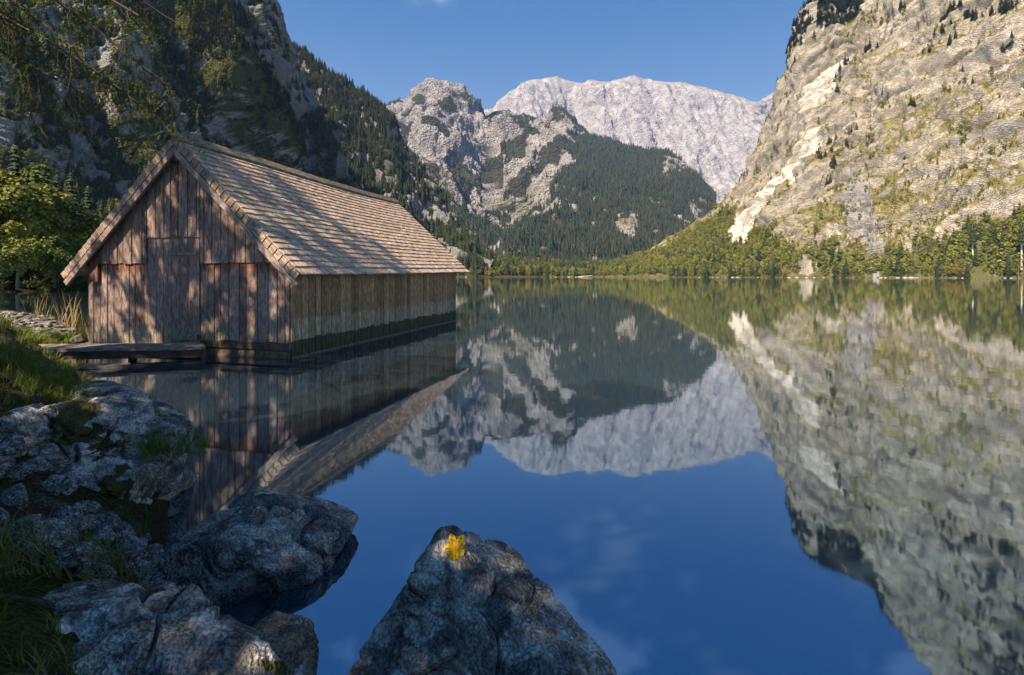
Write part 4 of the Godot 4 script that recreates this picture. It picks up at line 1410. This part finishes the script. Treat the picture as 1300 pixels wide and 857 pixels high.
# ------------------------------------------------------------------ the yellow leaf
func build_leaf() -> void:
	rng.seed = 404
	var t := thing("leaf", "fallen yellow maple leaf with brown spots lying on the boulder's tip", "leaf", leaf_spot)
	var up := Vector3(0.02, 0.80, 0.60).normalized()
	var xx := Vector3.RIGHT
	var zz := xx.cross(up).normalized()
	xx = up.cross(zz).normalized()
	t.basis = Basis(xx, up, zz) * Basis.from_scale(Vector3.ONE * 1.05)
	t.position = leaf_spot + up * 0.014
	# outline by angle: five pointed lobes; the blade curls up at two of them
	var rings := 9
	var seg := 72
	var pos := PackedVector3Array()
	var col := PackedColorArray()
	var idx := PackedInt32Array()
	for thick in 2:
		for j in rings:
			for i in seg:
				var a := TAU * i / seg
				var lobes := 0.0
				for l in [[1.95, 1.0], [1.12, 0.95], [2.75, 0.72], [0.35, 0.70], [3.75, 0.42], [-0.6, 0.42]]:
					var dd := absf(wrapf(a - float(l[0]), -PI, PI))
					lobes = maxf(lobes, float(l[1]) * (1.0 - 0.45 * smoothstep(0.05, 0.50, dd)) + 0.03 * sin(a * 23.0))
				var rr := 0.074 * maxf(lobes, 0.46) * float(j) / (rings - 1)
				var p := Vector3(cos(a) * rr, 0, -sin(a) * rr)
				p.y = 0.16 * pow(rr / 0.074, 2.0) * 0.074 * (0.4 + 0.7 * sin(a * 2.0 - 0.4)) + 0.005 * sin(p.x * 160.0) + 0.004 * sin(p.z * 130.0) - 0.0012 * thick
				pos.append(p)
				var s := n_fbm.get_noise_3dv(p * 60.0)
				var c := Color(0.74, 0.43, 0.014).lerp(Color(0.80, 0.52, 0.025), clampf(0.5 + s, 0.0, 1.0))
				if n_fine.get_noise_3dv(p * 110.0) > 0.36 or (j == rings - 1 and n_fine.get_noise_3dv(p * 50.0) > 0.0):
					c = Color(0.20, 0.07, 0.015)
				col.append(c)
		for j in rings - 1:
			for i in seg:
				var a := thick * rings * seg + j * seg + i
				var b := thick * rings * seg + j * seg + (i + 1) % seg
				if thick == 0:
					idx.append_array(PackedInt32Array([a, a + seg, b + seg, a, b + seg, b]))
				else:
					idx.append_array(PackedInt32Array([a, b + seg, a + seg, a, b, b + seg]))
	obj("blade", amesh(pos, PackedVector3Array(), col, idx), M.leaf, t)
	var st := fresh()
	tube(PackedVector3Array([Vector3(0, 0.002, 0.0), Vector3(0.002, 0.004, 0.02), Vector3(0.006, 0.006, 0.05), Vector3(0.012, 0.003, 0.075)]), PackedFloat32Array([0.0014, 0.0013, 0.0012, 0.0014]), 6, Color(0.30, 0.10, 0.02), st)
	obj("stalk", tube_mesh(st), M.plain, t)

# ------------------------------------------------------------------ conifers on the bank
# a drooping spray of needles about 0.55 m long along +x
func spray(kind: String, seed_: int) -> ArrayMesh:
	var r := RandomNumberGenerator.new()
	r.seed = seed_
	var pos := PackedVector3Array()
	var col := PackedColorArray()
	var idx := PackedInt32Array()
	var sub := 5 if kind == "larch" else 9
	for s in sub:
		var t := float(s) / sub
		var root := Vector3(0.5 * t, -0.10 * t * t, 0)
		var side := -1.0 if s % 2 == 0 else 1.0
		var ang := (0.0 if s == sub - 1 else side * r.randf_range(0.5, 0.95))
		var len := (0.30 if kind == "larch" else 0.26) * (1.0 - 0.45 * t) * r.randf_range(0.75, 1.2)
		var d := Vector3(cos(ang), r.randf_range(-0.55, -0.1), sin(ang)).normalized()
		var w := d.cross(Vector3.UP).normalized()
		# twig
		var i0 := pos.size()
		for q in [root - w * 0.006, root + d * len, root + w * 0.006]:
			pos.append(q)
			col.append(Color(0.10, 0.075, 0.055))
		idx.append_array(PackedInt32Array([i0, i0 + 1, i0 + 2]))
		var tufts := int(len / (0.034 if kind == "larch" else 0.016))
		for k in tufts:
			var p := root + d * len * (k + 0.5) / tufts
			var needles := 7 if kind == "larch" else 3
			for m in needles:
				var nd := Vector3(r.randfn(), r.randfn() + 0.3, r.randfn()).normalized()
				if kind != "larch":
					nd = (d * 0.7 + w * (1.0 if m % 2 == 0 else -1.0) * r.randf_range(0.4, 1.0) + Vector3(0, r.randf_range(-0.2, 0.5), 0)).normalized()
				var nl := r.randf_range(0.024, 0.038) if kind == "larch" else r.randf_range(0.022, 0.034)
				var ww := nd.cross(Vector3(0.3, 0.9, 0.2)).normalized() * (0.0050 if kind == "larch" else 0.0085)
				var n0 := pos.size()
				var g := r.randf_range(0.75, 1.25)
				for q in [p - ww, p + nd * nl, p + ww]:
					pos.append(q)
					col.append(Color(0.085 * g, 0.105 * g, 0.026 * g) if kind == "larch" else Color(0.055 * g, 0.080 * g, 0.028 * g))
				idx.append_array(PackedInt32Array([n0, n0 + 1, n0 + 2]))
	return amesh(pos, PackedVector3Array(), col, idx)

func bank_conifer(called: String, label: String, where: Vector2, high: float, low: float, reach: float, branches: int, kind: String, seed_: int, extra: Array) -> void:
	var r := RandomNumberGenerator.new()
	r.seed = seed_
	var foot := Vector3(where.x, ground_at(where.x, where.y) - 0.1, where.y)
	var t := thing(called, label, "tree", foot, "conifers on the near bank")
	var tr := fresh()
	var pts := PackedVector3Array()
	var rad := PackedFloat32Array()
	for k in 12:
		var f := k / 11.0
		pts.append(Vector3(0.12 * sin(f * 5.0 + seed_), high * f, 0.12 * cos(f * 4.0 + seed_)))
		rad.append(lerpf(0.022 * high, 0.01, pow(f, 0.8)))
	tube(pts, rad, 10, Color(0.16, 0.12, 0.09), tr)
	obj("trunk", tube_mesh(tr), M.bark, t)
	var limbs := fresh()
	var places := []
	var paths := []
	for b in branches:
		var f := pow((b + r.randf()) / branches, 0.9)
		var y := lerpf(low, high * 0.98, f)
		var az := b * 2.399 + r.randf_range(-0.4, 0.4)
		var l := (reach * pow(1.0 - f, 0.75) + 0.35) * r.randf_range(0.75, 1.15)
		paths.append([Vector3(0, y, 0), az, l])
	for e in extra:
		paths.append(e)
	for pth in paths:
		var root: Vector3 = pth[0]
		var az: float = pth[1]
		var l: float = pth[2]
		var d := Vector3(cos(az), 0, sin(az))
		var lp := PackedVector3Array()
		var lr := PackedFloat32Array()
		var n := 9
		for k in n:
			var f := float(k) / (n - 1)
			var sway := Vector3(-d.z, 0, d.x) * (0.10 * sin(f * 6.0 + az * 7.0)) * f
			lp.append(root + d * l * f + Vector3(0, -0.30 * l * f + 0.16 * l * f * f * f if pth.size() < 4 else -float(pth[3]) * f * f, 0) + sway)
			lr.append(lerpf(0.010 + 0.008 * l, 0.004 if pth.size() < 4 else 0.011, f))
		tube(lp, lr, 5, Color(0.07, 0.055, 0.042), limbs)
		if pth.size() > 3:
			for k in int(l * 3.6):
				var f := r.randf_range(0.45, 1.0)
				var x := f * (n - 1)
				var i := mini(int(x), n - 2)
				var p := lp[i].lerp(lp[i + 1], x - i)
				var ta := az + r.randf_range(-1.4, 1.4)
				var td := Vector3(cos(ta), 0, sin(ta))
				var tl := r.randf_range(0.25, 0.75)
				var tp := PackedVector3Array()
				for q in 5:
					var g := q / 4.0
					tp.append(p + td * tl * 0.55 * g * (1.0 - 0.3 * g) - Vector3(0, tl * 0.75 * g * g, 0) + Vector3(0.02 * sin(g * 9.0 + k), 0, 0))
				tube(tp, PackedFloat32Array([0.007, 0.006, 0.005, 0.004, 0.003]), 4, Color(0.075, 0.055, 0.04), limbs)
				for q in 2:
					var sp := tp[q * 2 + 2]
					places.append(Transform3D(Basis(Vector3.UP, r.randf() * TAU) * Basis(Vector3.BACK, r.randf_range(-1.3, -0.5)) * Basis.from_scale(Vector3.ONE * r.randf_range(0.45, 0.8)), sp))
		var cnt := int(l * (2.6 if pth.size() > 3 else 7.0 if kind == "larch" else 5.5))
		for k in cnt:
			var f := 0.18 + 0.82 * (k + r.randf()) / cnt
			var x := f * (n - 1)
			var i := mini(int(x), n - 2)
			var p := lp[i].lerp(lp[i + 1], x - i)
			var sa := az + (r.randf_range(0.5, 1.3) * (1.0 if k % 2 == 0 else -1.0) if f < 0.93 else r.randf_range(-0.3, 0.3))
			var sc := r.randf_range(0.7, 1.35) * (1.0 if kind == "larch" else 1.45)
			var bs := Basis(Vector3.UP, -sa) * Basis(Vector3.BACK, r.randf_range(-0.75, -0.05)) * Basis(Vector3.RIGHT, r.randf_range(-0.5, 0.5))
			places.append(Transform3D(bs * Basis.from_scale(Vector3.ONE * sc), p))
	obj("limbs", tube_mesh(limbs), M.plain, t)
	tag(many("crown", spray(kind, seed_ + 1), M.needle, places, [], t), "", "", "", "stuff")


func build_near_trees() -> void:
	# the larch whose lowest limbs hang into the picture
	var lower := []
	for e in [[4.6, 0.0, 5.7, 1.8], [4.7, -0.05, 5.0, 2.2], [5.3, 0.02, 5.6, 1.4], [4.9, -0.16, 5.4, 2.4], [4.2, 0.08, 4.8, 2.0], [5.6, -0.06, 5.3, 1.5], [5.0, 0.14, 4.6, 1.6], [4.4, -0.28, 5.2, 2.2], [5.8, 0.06, 5.9, 2.0], [6.2, -0.12, 6.0, 2.3], [4.0, -0.02, 4.6, 1.3], [6.4, 0.0, 5.4, 1.7], [5.2, -0.34, 5.2, 1.6], [3.6, -0.12, 4.7, 1.3]]:
		lower.append([Vector3(0, e[0], 0), e[1], e[2], e[3]])
	bank_conifer("larch", "drooping larch whose bare lower limbs hang over the bank beside the boathouse", Vector2(-9.2, -4.7), 15.0, 6.8, 2.7, 34, "larch", 41, lower)
	bank_maple("tall maple on the bank whose leaves dapple the boathouse gable with shade", Vector2(-13.2, -3.0), 15.5, Vector3(-12.0, 10.6, -3.8), Vector3(3.4, 4.6, 3.2), 190, 44, [], 0.66)
	bank_maple("spreading maple on the bank that shades the boulders and the turf", Vector2(-6.6, 2.6), 11.5, Vector3(-5.0, 7.0, 1.7), Vector3(3.8, 2.7, 3.6), 290, 45, [[leaf_spot, 0.22], [Vector3(-1.05, 0.32, -1.85), 0.30], [Vector3(-3.1, 0.8, -3.3), 0.30]])

# a leafy tree: clumps of leaves at the ends of limbs, with clear gaps between them
func bank_maple(label: String, where: Vector2, high: float, mid: Vector3, size: Vector3, clumps: int, seed_: int, gaps: Array, clump_size := 1.0) -> void:
	var r := RandomNumberGenerator.new()
	r.seed = seed_
	var foot := Vector3(where.x, ground_at(where.x, where.y) - 0.1, where.y)
	var t := thing("maple", label, "tree", foot)
	var st := fresh()
	var top := mid - foot + Vector3(0, size.y * 0.7, 0)
	var pts := PackedVector3Array()
	var rad := PackedFloat32Array()
	for k in 10:
		var f := k / 9.0
		pts.append(Vector3(top.x * f * f, top.y * f, top.z * f * f) + Vector3(0.12 * sin(f * 6.0), 0, 0.10 * cos(f * 5.0)))
		rad.append(lerpf(0.26, 0.03, pow(f, 0.8)))
	tube(pts, rad, 10, Color(0.17, 0.14, 0.11), st)
	obj("trunk", tube_mesh(st), M.bark, t)
	var limbs := fresh()
	var pos := PackedVector3Array()
	var col := PackedColorArray()
	var idx := PackedInt32Array()
	for c in clumps:
		var d := Vector3(r.randfn(), r.randfn(), r.randfn()).normalized()
		var p := mid - foot + d * size * pow(r.randf(), 0.42)
		var shut := false
		for gap in gaps:
			var to: Vector3 = p + foot - gap[0]
			if (to - SUN * to.dot(SUN)).length() < float(gap[1]): shut = true
		if shut: continue
		var f := clampf((p.y - 1.2) / top.y, 0.15, 0.95) * 9.0
		var i := mini(int(f), 8)
		var root := pts[i].lerp(pts[i + 1], f - i)
		tube(PackedVector3Array([root, root.lerp(p, 0.5) + Vector3(0, 0.25, 0), p]), PackedFloat32Array([0.035, 0.02, 0.006]), 5, Color(0.12, 0.10, 0.08), limbs)
		var rr := r.randf_range(0.26, 0.50) * clump_size
		var tone := r.randf_range(0.75, 1.25)
		for n in int(170.0 * pow(rr / 0.38, 2.0)):
			var e := Vector3(r.randfn(), r.randfn() * 0.7, r.randfn()).normalized() * rr * pow(r.randf(), 0.5)
			var u := Vector3(r.randfn(), r.randfn() * 0.4, r.randfn()).normalized()
			var w := u.cross(Vector3(r.randfn() * 0.5, 1.0, r.randfn() * 0.5)).normalized()
			var s := r.randf_range(0.06, 0.10)
			var g := tone * r.randf_range(0.8, 1.2)
			var yellow := 1.0 if r.randf() < 0.12 else 0.0
			var i0 := pos.size()
			var q := p + e
			pos.append(q - u * s * 0.7); pos.append(q + w * s * 0.55); pos.append(q + u * s * 0.7); pos.append(q - w * s * 0.55)
			for k in 4: col.append(Color(lerpf(0.10, 0.40, yellow) * g, lerpf(0.13, 0.28, yellow) * g, 0.028 * g))
			idx.append_array(PackedInt32Array([i0, i0 + 1, i0 + 2, i0, i0 + 2, i0 + 3]))
	obj("limbs", tube_mesh(limbs), M.bark, t)
	obj("crown", amesh(pos, PackedVector3Array(), col, idx), M.leaf, t)

# ------------------------------------------------------------------ the wooded shore behind the boathouse
func build_left_shore() -> void:
	var f := face([[-500, 300, 70], [-100, 318, 66], [0, 326, 66], [100, 336, 72], [180, 342, 90], [300, 344, 160], [420, 346, 300]], [[-500, 40], [-100, 44], [0, 47], [100, 52], [180, 68], [300, 130], [420, 260]], 120, 26, func(v: float, _p: float): return v,
		func(p: Vector3, v: float, _px: float, _py: float): return 1.2 * n_fbm.get_noise_3dv(p / 7.0) * smoothstep(0.0, 0.2, v))
	finish_face(f, "ground_shore", "dark wooded shore across the inlet behind the boathouse", "ground", M.soil,
		func(p: Vector3, n: Vector3, px: float, py: float): return Color(0.06, 0.055, 0.03).lerp(Color(0.05, 0.065, 0.02), 0.5 + 0.5 * n_fbm.get_noise_3dv(p / 3.0)))
	forest("undergrowth", "dense dark undergrowth along the waterline of the inlet behind the boathouse", broadleaf(900, 0.05, 66, 10, 0.0, 0.5), M.leaf, scatter(f, 1500, 57, func(px: float, py: float, p: Vector3, n: Vector3): return px > -150.0 and px < 200.0 and p.y > -0.5),
		58, 1.6, 4.2, [Color(0.05, 0.07, 0.02), Color(0.08, 0.10, 0.025), Color(0.12, 0.13, 0.03)])
	rng.seed = 505
	var crowns := [broadleaf(5200, 0.028, 61, 16, 0.16, 0.34), broadleaf(5200, 0.027, 62, 18, 0.10, 0.30), broadleaf(4200, 0.030, 63, 14, 0.2, 0.38)]
	var mats := [tint(M.leaf, Color(0.19, 0.20, 0.034)), tint(M.leaf, Color(0.20, 0.205, 0.04)), tint(M.leaf, Color(0.085, 0.115, 0.028))]
	var spots := [[-70, 50, 14.0, 0, 0], [-30, 51, 12.0, 1, 2], [8, 53, 12.5, 0, 1], [34, 55, 11.5, 2, 0], [62, 58, 12.0, 1, 1], [88, 62, 10.5, 0, 0], [104, 72, 11.0, 2, 2], [120, 80, 11.5, 1, 2], [22, 49, 6.5, 2, 0], [70, 53, 5.5, 0, 2], [-8, 48, 6.0, 1, 2], [96, 57, 5.5, 2, 0], [48, 60, 15.0, 0, 2], [135, 95, 12.0, 1, 0], [150, 108, 12.0, 0, 2], [-120, 50, 13.0, 2, 2]]
	for s in spots:
		var z: float = s[1]
		var p := at(s[0], HORIZON, z)
		p.y = 0.6
		var names := ["leafy tree in full green leaf on the shore behind the boathouse", "yellowing leafy tree lit by the sun on the shore behind the boathouse", "dark green leafy tree on the shady shore behind the boathouse"]
		tree("leafy_tree", names[s[4]], p, s[2], crowns[s[3]], mats[s[4]], Color(0.10, 0.085, 0.07), ["green trees behind the boathouse", "yellowing trees behind the boathouse", "dark trees behind the boathouse"][s[4]])
	var pm := conifer_mid(77, 16, 9)
	for s in [[-50, 58, 17.0], [20, 66, 18.0], [72, 70, 15.0], [112, 84, 16.0], [128, 92, 14.0], [-15, 62, 16.0], [90, 78, 17.0]]:
		var p := at(s[0], HORIZON, s[1])
		p.y = 1.2
		tree("conifer", "dark conifer standing among the leafy trees behind the boathouse", p, s[2], pm, tint(M.needle, Color(0.035, 0.052, 0.026)), Color(0.12, 0.09, 0.07), "conifers behind the boathouse")

func tint(m: StandardMaterial3D, c: Color) -> StandardMaterial3D:
	var key := "tint%s%s" % [m.get_instance_id(), c]
	if not M.has(key):
		var d: StandardMaterial3D = m.duplicate()
		d.albedo_color = c.linear_to_srgb()
		M[key] = d
	return M[key]

var trunk_mesh: ArrayMesh
func tree(called: String, label: String, p: Vector3, high: float, crown: Mesh, mat: Material, bark: Color, group: String) -> Node3D:
	if trunk_mesh == null:
		var st := fresh()
		tube(PackedVector3Array([Vector3(0, -0.05, 0), Vector3(0.004, 0.2, 0), Vector3(-0.006, 0.5, 0.004), Vector3(0.0, 0.86, 0)]), PackedFloat32Array([0.022, 0.016, 0.012, 0.004]), 7, Color.WHITE, st)
		for k in 5:
			var a := k * 2.4
			tube(PackedVector3Array([Vector3(0, 0.25 + 0.09 * k, 0), Vector3(cos(a) * 0.11, 0.36 + 0.09 * k, sin(a) * 0.11), Vector3(cos(a) * 0.2, 0.42 + 0.09 * k, sin(a) * 0.2)]), PackedFloat32Array([0.008, 0.005, 0.002]), 5, Color.WHITE, st)
		trunk_mesh = tube_mesh(st)
	var t := thing(called, label, "tree", p, group)
	t.basis = Basis(Vector3.UP, rng.randf() * TAU) * Basis.from_scale(Vector3(high * rng.randf_range(0.9, 1.15), high, high * rng.randf_range(0.9, 1.15)))
	obj("trunk", trunk_mesh, tint(M.plain, bark), t)
	obj("crown", crown, mat, t)
	return t

const FAR_BASE := [[520, 655], [560, 685], [600, 710], [650, 742], [700, 757], [760, 752], [800, 722], [830, 690], [880, 630]]

# ------------------------------------------------------------------ trees one can tell apart along the far waterline
func build_shore_trees() -> void:
	rng.seed = 606
	var f := face([[520, 338, 900], [560, 334, 950], [600, 330, 950], [650, 332, 940], [700, 337, 930], [760, 340, 900], [830, 338, 860], [880, 345, 700]], FAR_BASE, 150, 26, func(v: float, _p: float): return v,
		func(p: Vector3, v: float, _px: float, _py: float): return 2.5 * n_fbm.get_noise_3dv(p / 30.0) * smoothstep(0.0, 0.2, v))
	finish_face(f, "ground_far_shore", "low wooded ground along the far end of the lake", "ground", M.mountain,
		func(p: Vector3, n: Vector3, px: float, py: float): return Color(0.10, 0.10, 0.035).lerp(Color(0.15, 0.12, 0.05), 0.5 + 0.5 * n_fbm.get_noise_3dv(p / 12.0)))
	forest("forest", "mixed wood on the low ground at the far end of the lake", M.bush, M.leaf, scatter(f, 2600, 51, func(px: float, py: float, p: Vector3, n: Vector3): return p.y > 2.5),
		52, 9.0, 16.0, [Color(0.15, 0.165, 0.034), Color(0.21, 0.20, 0.038), Color(0.23, 0.19, 0.05), Color(0.10, 0.12, 0.034)])
	forest("forest", "dark conifers mixed into the wood at the far end of the lake", M.pine, M.needle, scatter(f, 900, 53, func(px: float, py: float, p: Vector3, n: Vector3): return p.y > 2.5),
		54, 16.0, 27.0, [Color(0.040, 0.062, 0.028), Color(0.055, 0.075, 0.030)])
	var crowns := [broadleaf(520, 0.060, 71, 10, 0.12, 0.34), broadleaf(520, 0.058, 72, 12, 0.06, 0.30), broadleaf(460, 0.064, 73, 9, 0.08, 0.42)]
	var pines := [conifer_mid(81, 12, 7), conifer_mid(82, 11, 7)]
	var kinds := [
		["leafy_tree", "green leafy tree at the far waterline", Color(0.16, 0.18, 0.034), "green trees along the far waterline"],
		["leafy_tree", "yellow green leafy tree at the far waterline", Color(0.26, 0.235, 0.04), "yellow green trees along the far waterline"],
		["autumn_tree", "rusty orange autumn tree at the far waterline", Color(0.27, 0.17, 0.05), "rusty autumn trees along the far waterline"],
		["conifer", "dark conifer at the far waterline", Color(0.042, 0.062, 0.028), "dark conifers along the far waterline"]]
	var made := 0
	for part in [[f, 575.0, 850.0, 120, 55], [face_r, 850.0, 1330.0, 160, 56]]:
		var lo: float = part[1]
		var hi: float = part[2]
		var spots := scatter(part[0], 60000, part[4], func(px: float, py: float, p: Vector3, n: Vector3): return px > lo and px < hi and p.y > 0.2 and p.y < 3.5 and not (px > 992.0 and px < 1040.0) and not (px > 1100.0 and px < 1120.0) and not (px > 1148.0 and px < 1166.0))
		for k in mini(part[3], spots.size()):
			var p: Vector3 = spots[k]
			var pick := rng.randf()
			var s := 0 if pick < 0.34 else 1 if pick < 0.60 else 2 if pick < 0.66 else 3
			var kd: Array = kinds[s]
			var high := rng.randf_range(4.5, 11.0) if s < 3 else rng.randf_range(10.0, 19.0)
			if p.z < -700.0: high *= 1.35
			var mat := tint(M.leaf if s < 3 else M.needle, kd[2])
			tree(kd[0], kd[1], p, high, crowns[rng.randi() % 3] if s < 3 else pines[rng.randi() % 2], mat, Color(0.30, 0.26, 0.21), kd[3])
			made += 1
	# two tall spruces with bare pale trunks on the wooded point
	for s in [[1235, 398, 44.0, 0.0], [1297, 372, 42.0, 1.0]]:
		var p := at(s[0], HORIZON, s[1])
		p.y = 1.0
		var t := thing("tall_spruce", "tall spruce with a long bare pale trunk rising from the wooded point", "tree", p, "bare trunked spruces on the point")
		var st := fresh()
		tube(PackedVector3Array([Vector3(0, -1, 0), Vector3(0.15, s[2] * 0.3, 0), Vector3(-0.1, s[2] * 0.65, 0), Vector3(0, s[2], 0)]), PackedFloat32Array([0.75, 0.62, 0.42, 0.1]), 8, Color(0.52, 0.44, 0.36), st)
		obj("trunk", tube_mesh(st), M.plain, t)
		var cr := obj("crown", pines[0], tint(M.needle, Color(0.05, 0.065, 0.028)), t)
		cr.scale = Vector3(18, 20, 18)
		cr.position = Vector3(0, s[2] - 18.5, 0)
	# a drowned trunk on the far gravel
	var lg := fresh()
	tube(PackedVector3Array([at(734, HORIZON, 748) * Vector3(1, 0, 1) + Vector3(0, 0.3, 0), at(742, HORIZON, 750) * Vector3(1, 0, 1) + Vector3(0, 1.4, 0), at(752, HORIZON, 746) * Vector3(1, 0, 1) + Vector3(0, 2.2, 0)]), PackedFloat32Array([0.6, 0.5, 0.35]), 8, Color(0.55, 0.48, 0.42), lg)
	var dl := obj("driftwood", tube_mesh(lg), M.plain)
	tag(dl, "bleached fallen trunk lying at the far waterline", "log")

# ------------------------------------------------------------------ grass, reeds
func clump(blades: int, seed_: int, lean: float, wide: float, c0: Color, c1: Color) -> ArrayMesh:
	var r := RandomNumberGenerator.new()
	r.seed = seed_
	var pos := PackedVector3Array()
	var col := PackedColorArray()
	var idx := PackedInt32Array()
	for b in blades:
		var a := r.randf() * TAU
		var d := Vector3(cos(a), 0, sin(a))
		var s := Vector3(-sin(a), 0, cos(a)) * wide * r.randf_range(0.7, 1.3)
		var root := Vector3(r.randfn() * 0.16, 0, r.randfn() * 0.16)
		var h := r.randf_range(0.55, 1.1)
		var l := lean * r.randf_range(0.3, 1.2)
		var c := c0.lerp(c1, r.randf())
		var i0 := pos.size()
		for k in 3:
			var f := k / 3.0
			var p := root + d * l * f * f + Vector3(0, h * (f - 0.25 * lean * f * f), 0)
			pos.append(p - s * (1.0 - f * 0.6)); pos.append(p + s * (1.0 - f * 0.6))
			col.append(c); col.append(c)
		pos.append(root + d * l + Vector3(0, h * (1.0 - 0.3 * lean), 0))
		col.append(c)
		idx.append_array(PackedInt32Array([i0, i0 + 2, i0 + 1, i0 + 1, i0 + 2, i0 + 3, i0 + 2, i0 + 4, i0 + 3, i0 + 3, i0 + 4, i0 + 5, i0 + 4, i0 + 6, i0 + 5]))
	return amesh(pos, PackedVector3Array(), col, idx)

func build_grass() -> void:
	rng.seed = 707
	var g := clump(16, 91, 0.75, 0.018, Color(0.10, 0.135, 0.024), Color(0.19, 0.20, 0.04))
	var dry := clump(14, 92, 1.0, 0.014, Color(0.22, 0.17, 0.07), Color(0.14, 0.12, 0.04))
	var places := []
	var drys := []
	for k in 9000:
		var x := rng.randf_range(-9.5, -1.2)
		var z := rng.randf_range(-8.6, -1.2)
		var d := shore_gap(x, z)
		if d < 0.10: continue
		var want := n_fbm.get_noise_2d(x * 1.1 + 3.0, z * 1.1)
		var corner := z > -2.4 and x < -1.55
		if want < (-0.05 if z < -3.3 or corner else 0.16): continue
		var y := ground_at(x, z)
		var h := rng.randf_range(0.07, 0.17) * (1.5 if corner else 1.0)
		var tr := Transform3D(Basis.from_euler(Vector3(rng.randf_range(-0.2, 0.2), rng.randf() * TAU, rng.randf_range(-0.2, 0.2))) * Basis.from_scale(Vector3(h * 0.9, h, h * 0.9)), Vector3(x, y - 0.01, z))
		if rng.randf() < (0.45 if corner else 0.14): drys.append(tr)
		else: places.append(tr)
	# turf on the ledge and slab tops
	for k in 900:
		var t := rng.randf()
		var x := lerpf(-4.0, -2.25, t) + rng.randfn() * 0.14
		var z := lerpf(-4.05, -3.35, t) + rng.randfn() * 0.10
		var y := lerpf(0.86, 0.48, t)
		var h := rng.randf_range(0.06, 0.14)
		places.append(Transform3D(Basis(Vector3.UP, rng.randf() * TAU) * Basis.from_scale(Vector3(h, h, h)), Vector3(x, maxf(y - 0.06, ground_at(x, z)), z)))
	for k in 1500:
		var x := rng.randf_range(-11.2, -9.3)
		var z := rng.randf_range(-12.6, -10.4)
		if shore_gap(x, z) < 0.05 or n_fbm.get_noise_2d(x * 2.0, z * 2.0) < -0.05: continue
		var h := rng.randf_range(0.12, 0.30)
		places.append(Transform3D(Basis(Vector3.UP, rng.randf() * TAU) * Basis.from_scale(Vector3(h, h, h)), Vector3(x, ground_at(x, z), z)))
	tag(many("grass", g, M.grass, places, []), "short green turf on the bank and along the ledge", "grass", "", "stuff")
	tag(many("grass", dry, M.grass, drys, []), "dry yellowed grass blades among the turf", "grass", "", "stuff")
	# tall dry reeds by the boathouse corner
	var reed := clump(26, 93, 0.35, 0.008, Color(0.48, 0.34, 0.17), Color(0.34, 0.24, 0.11))
	for s in [[-10.35, -11.9, 1.25], [-10.9, -12.3, 1.05], [-11.3, -12.0, 0.9], [-10.0, -12.0, 0.9]]:
		var o := obj("reed_clump", reed, M.grass)
		o.basis = Basis(Vector3.UP, s[0] * 3.0) * Basis.from_scale(Vector3(s[2] * 0.9, s[2], s[2] * 0.9))
		o.position = Vector3(s[0], maxf(0.0, ground_at(s[0], s[1])), s[1])
		tag(o, "tall dry golden reeds between the boathouse corner and the inlet", "reeds", "reeds beside the boathouse")
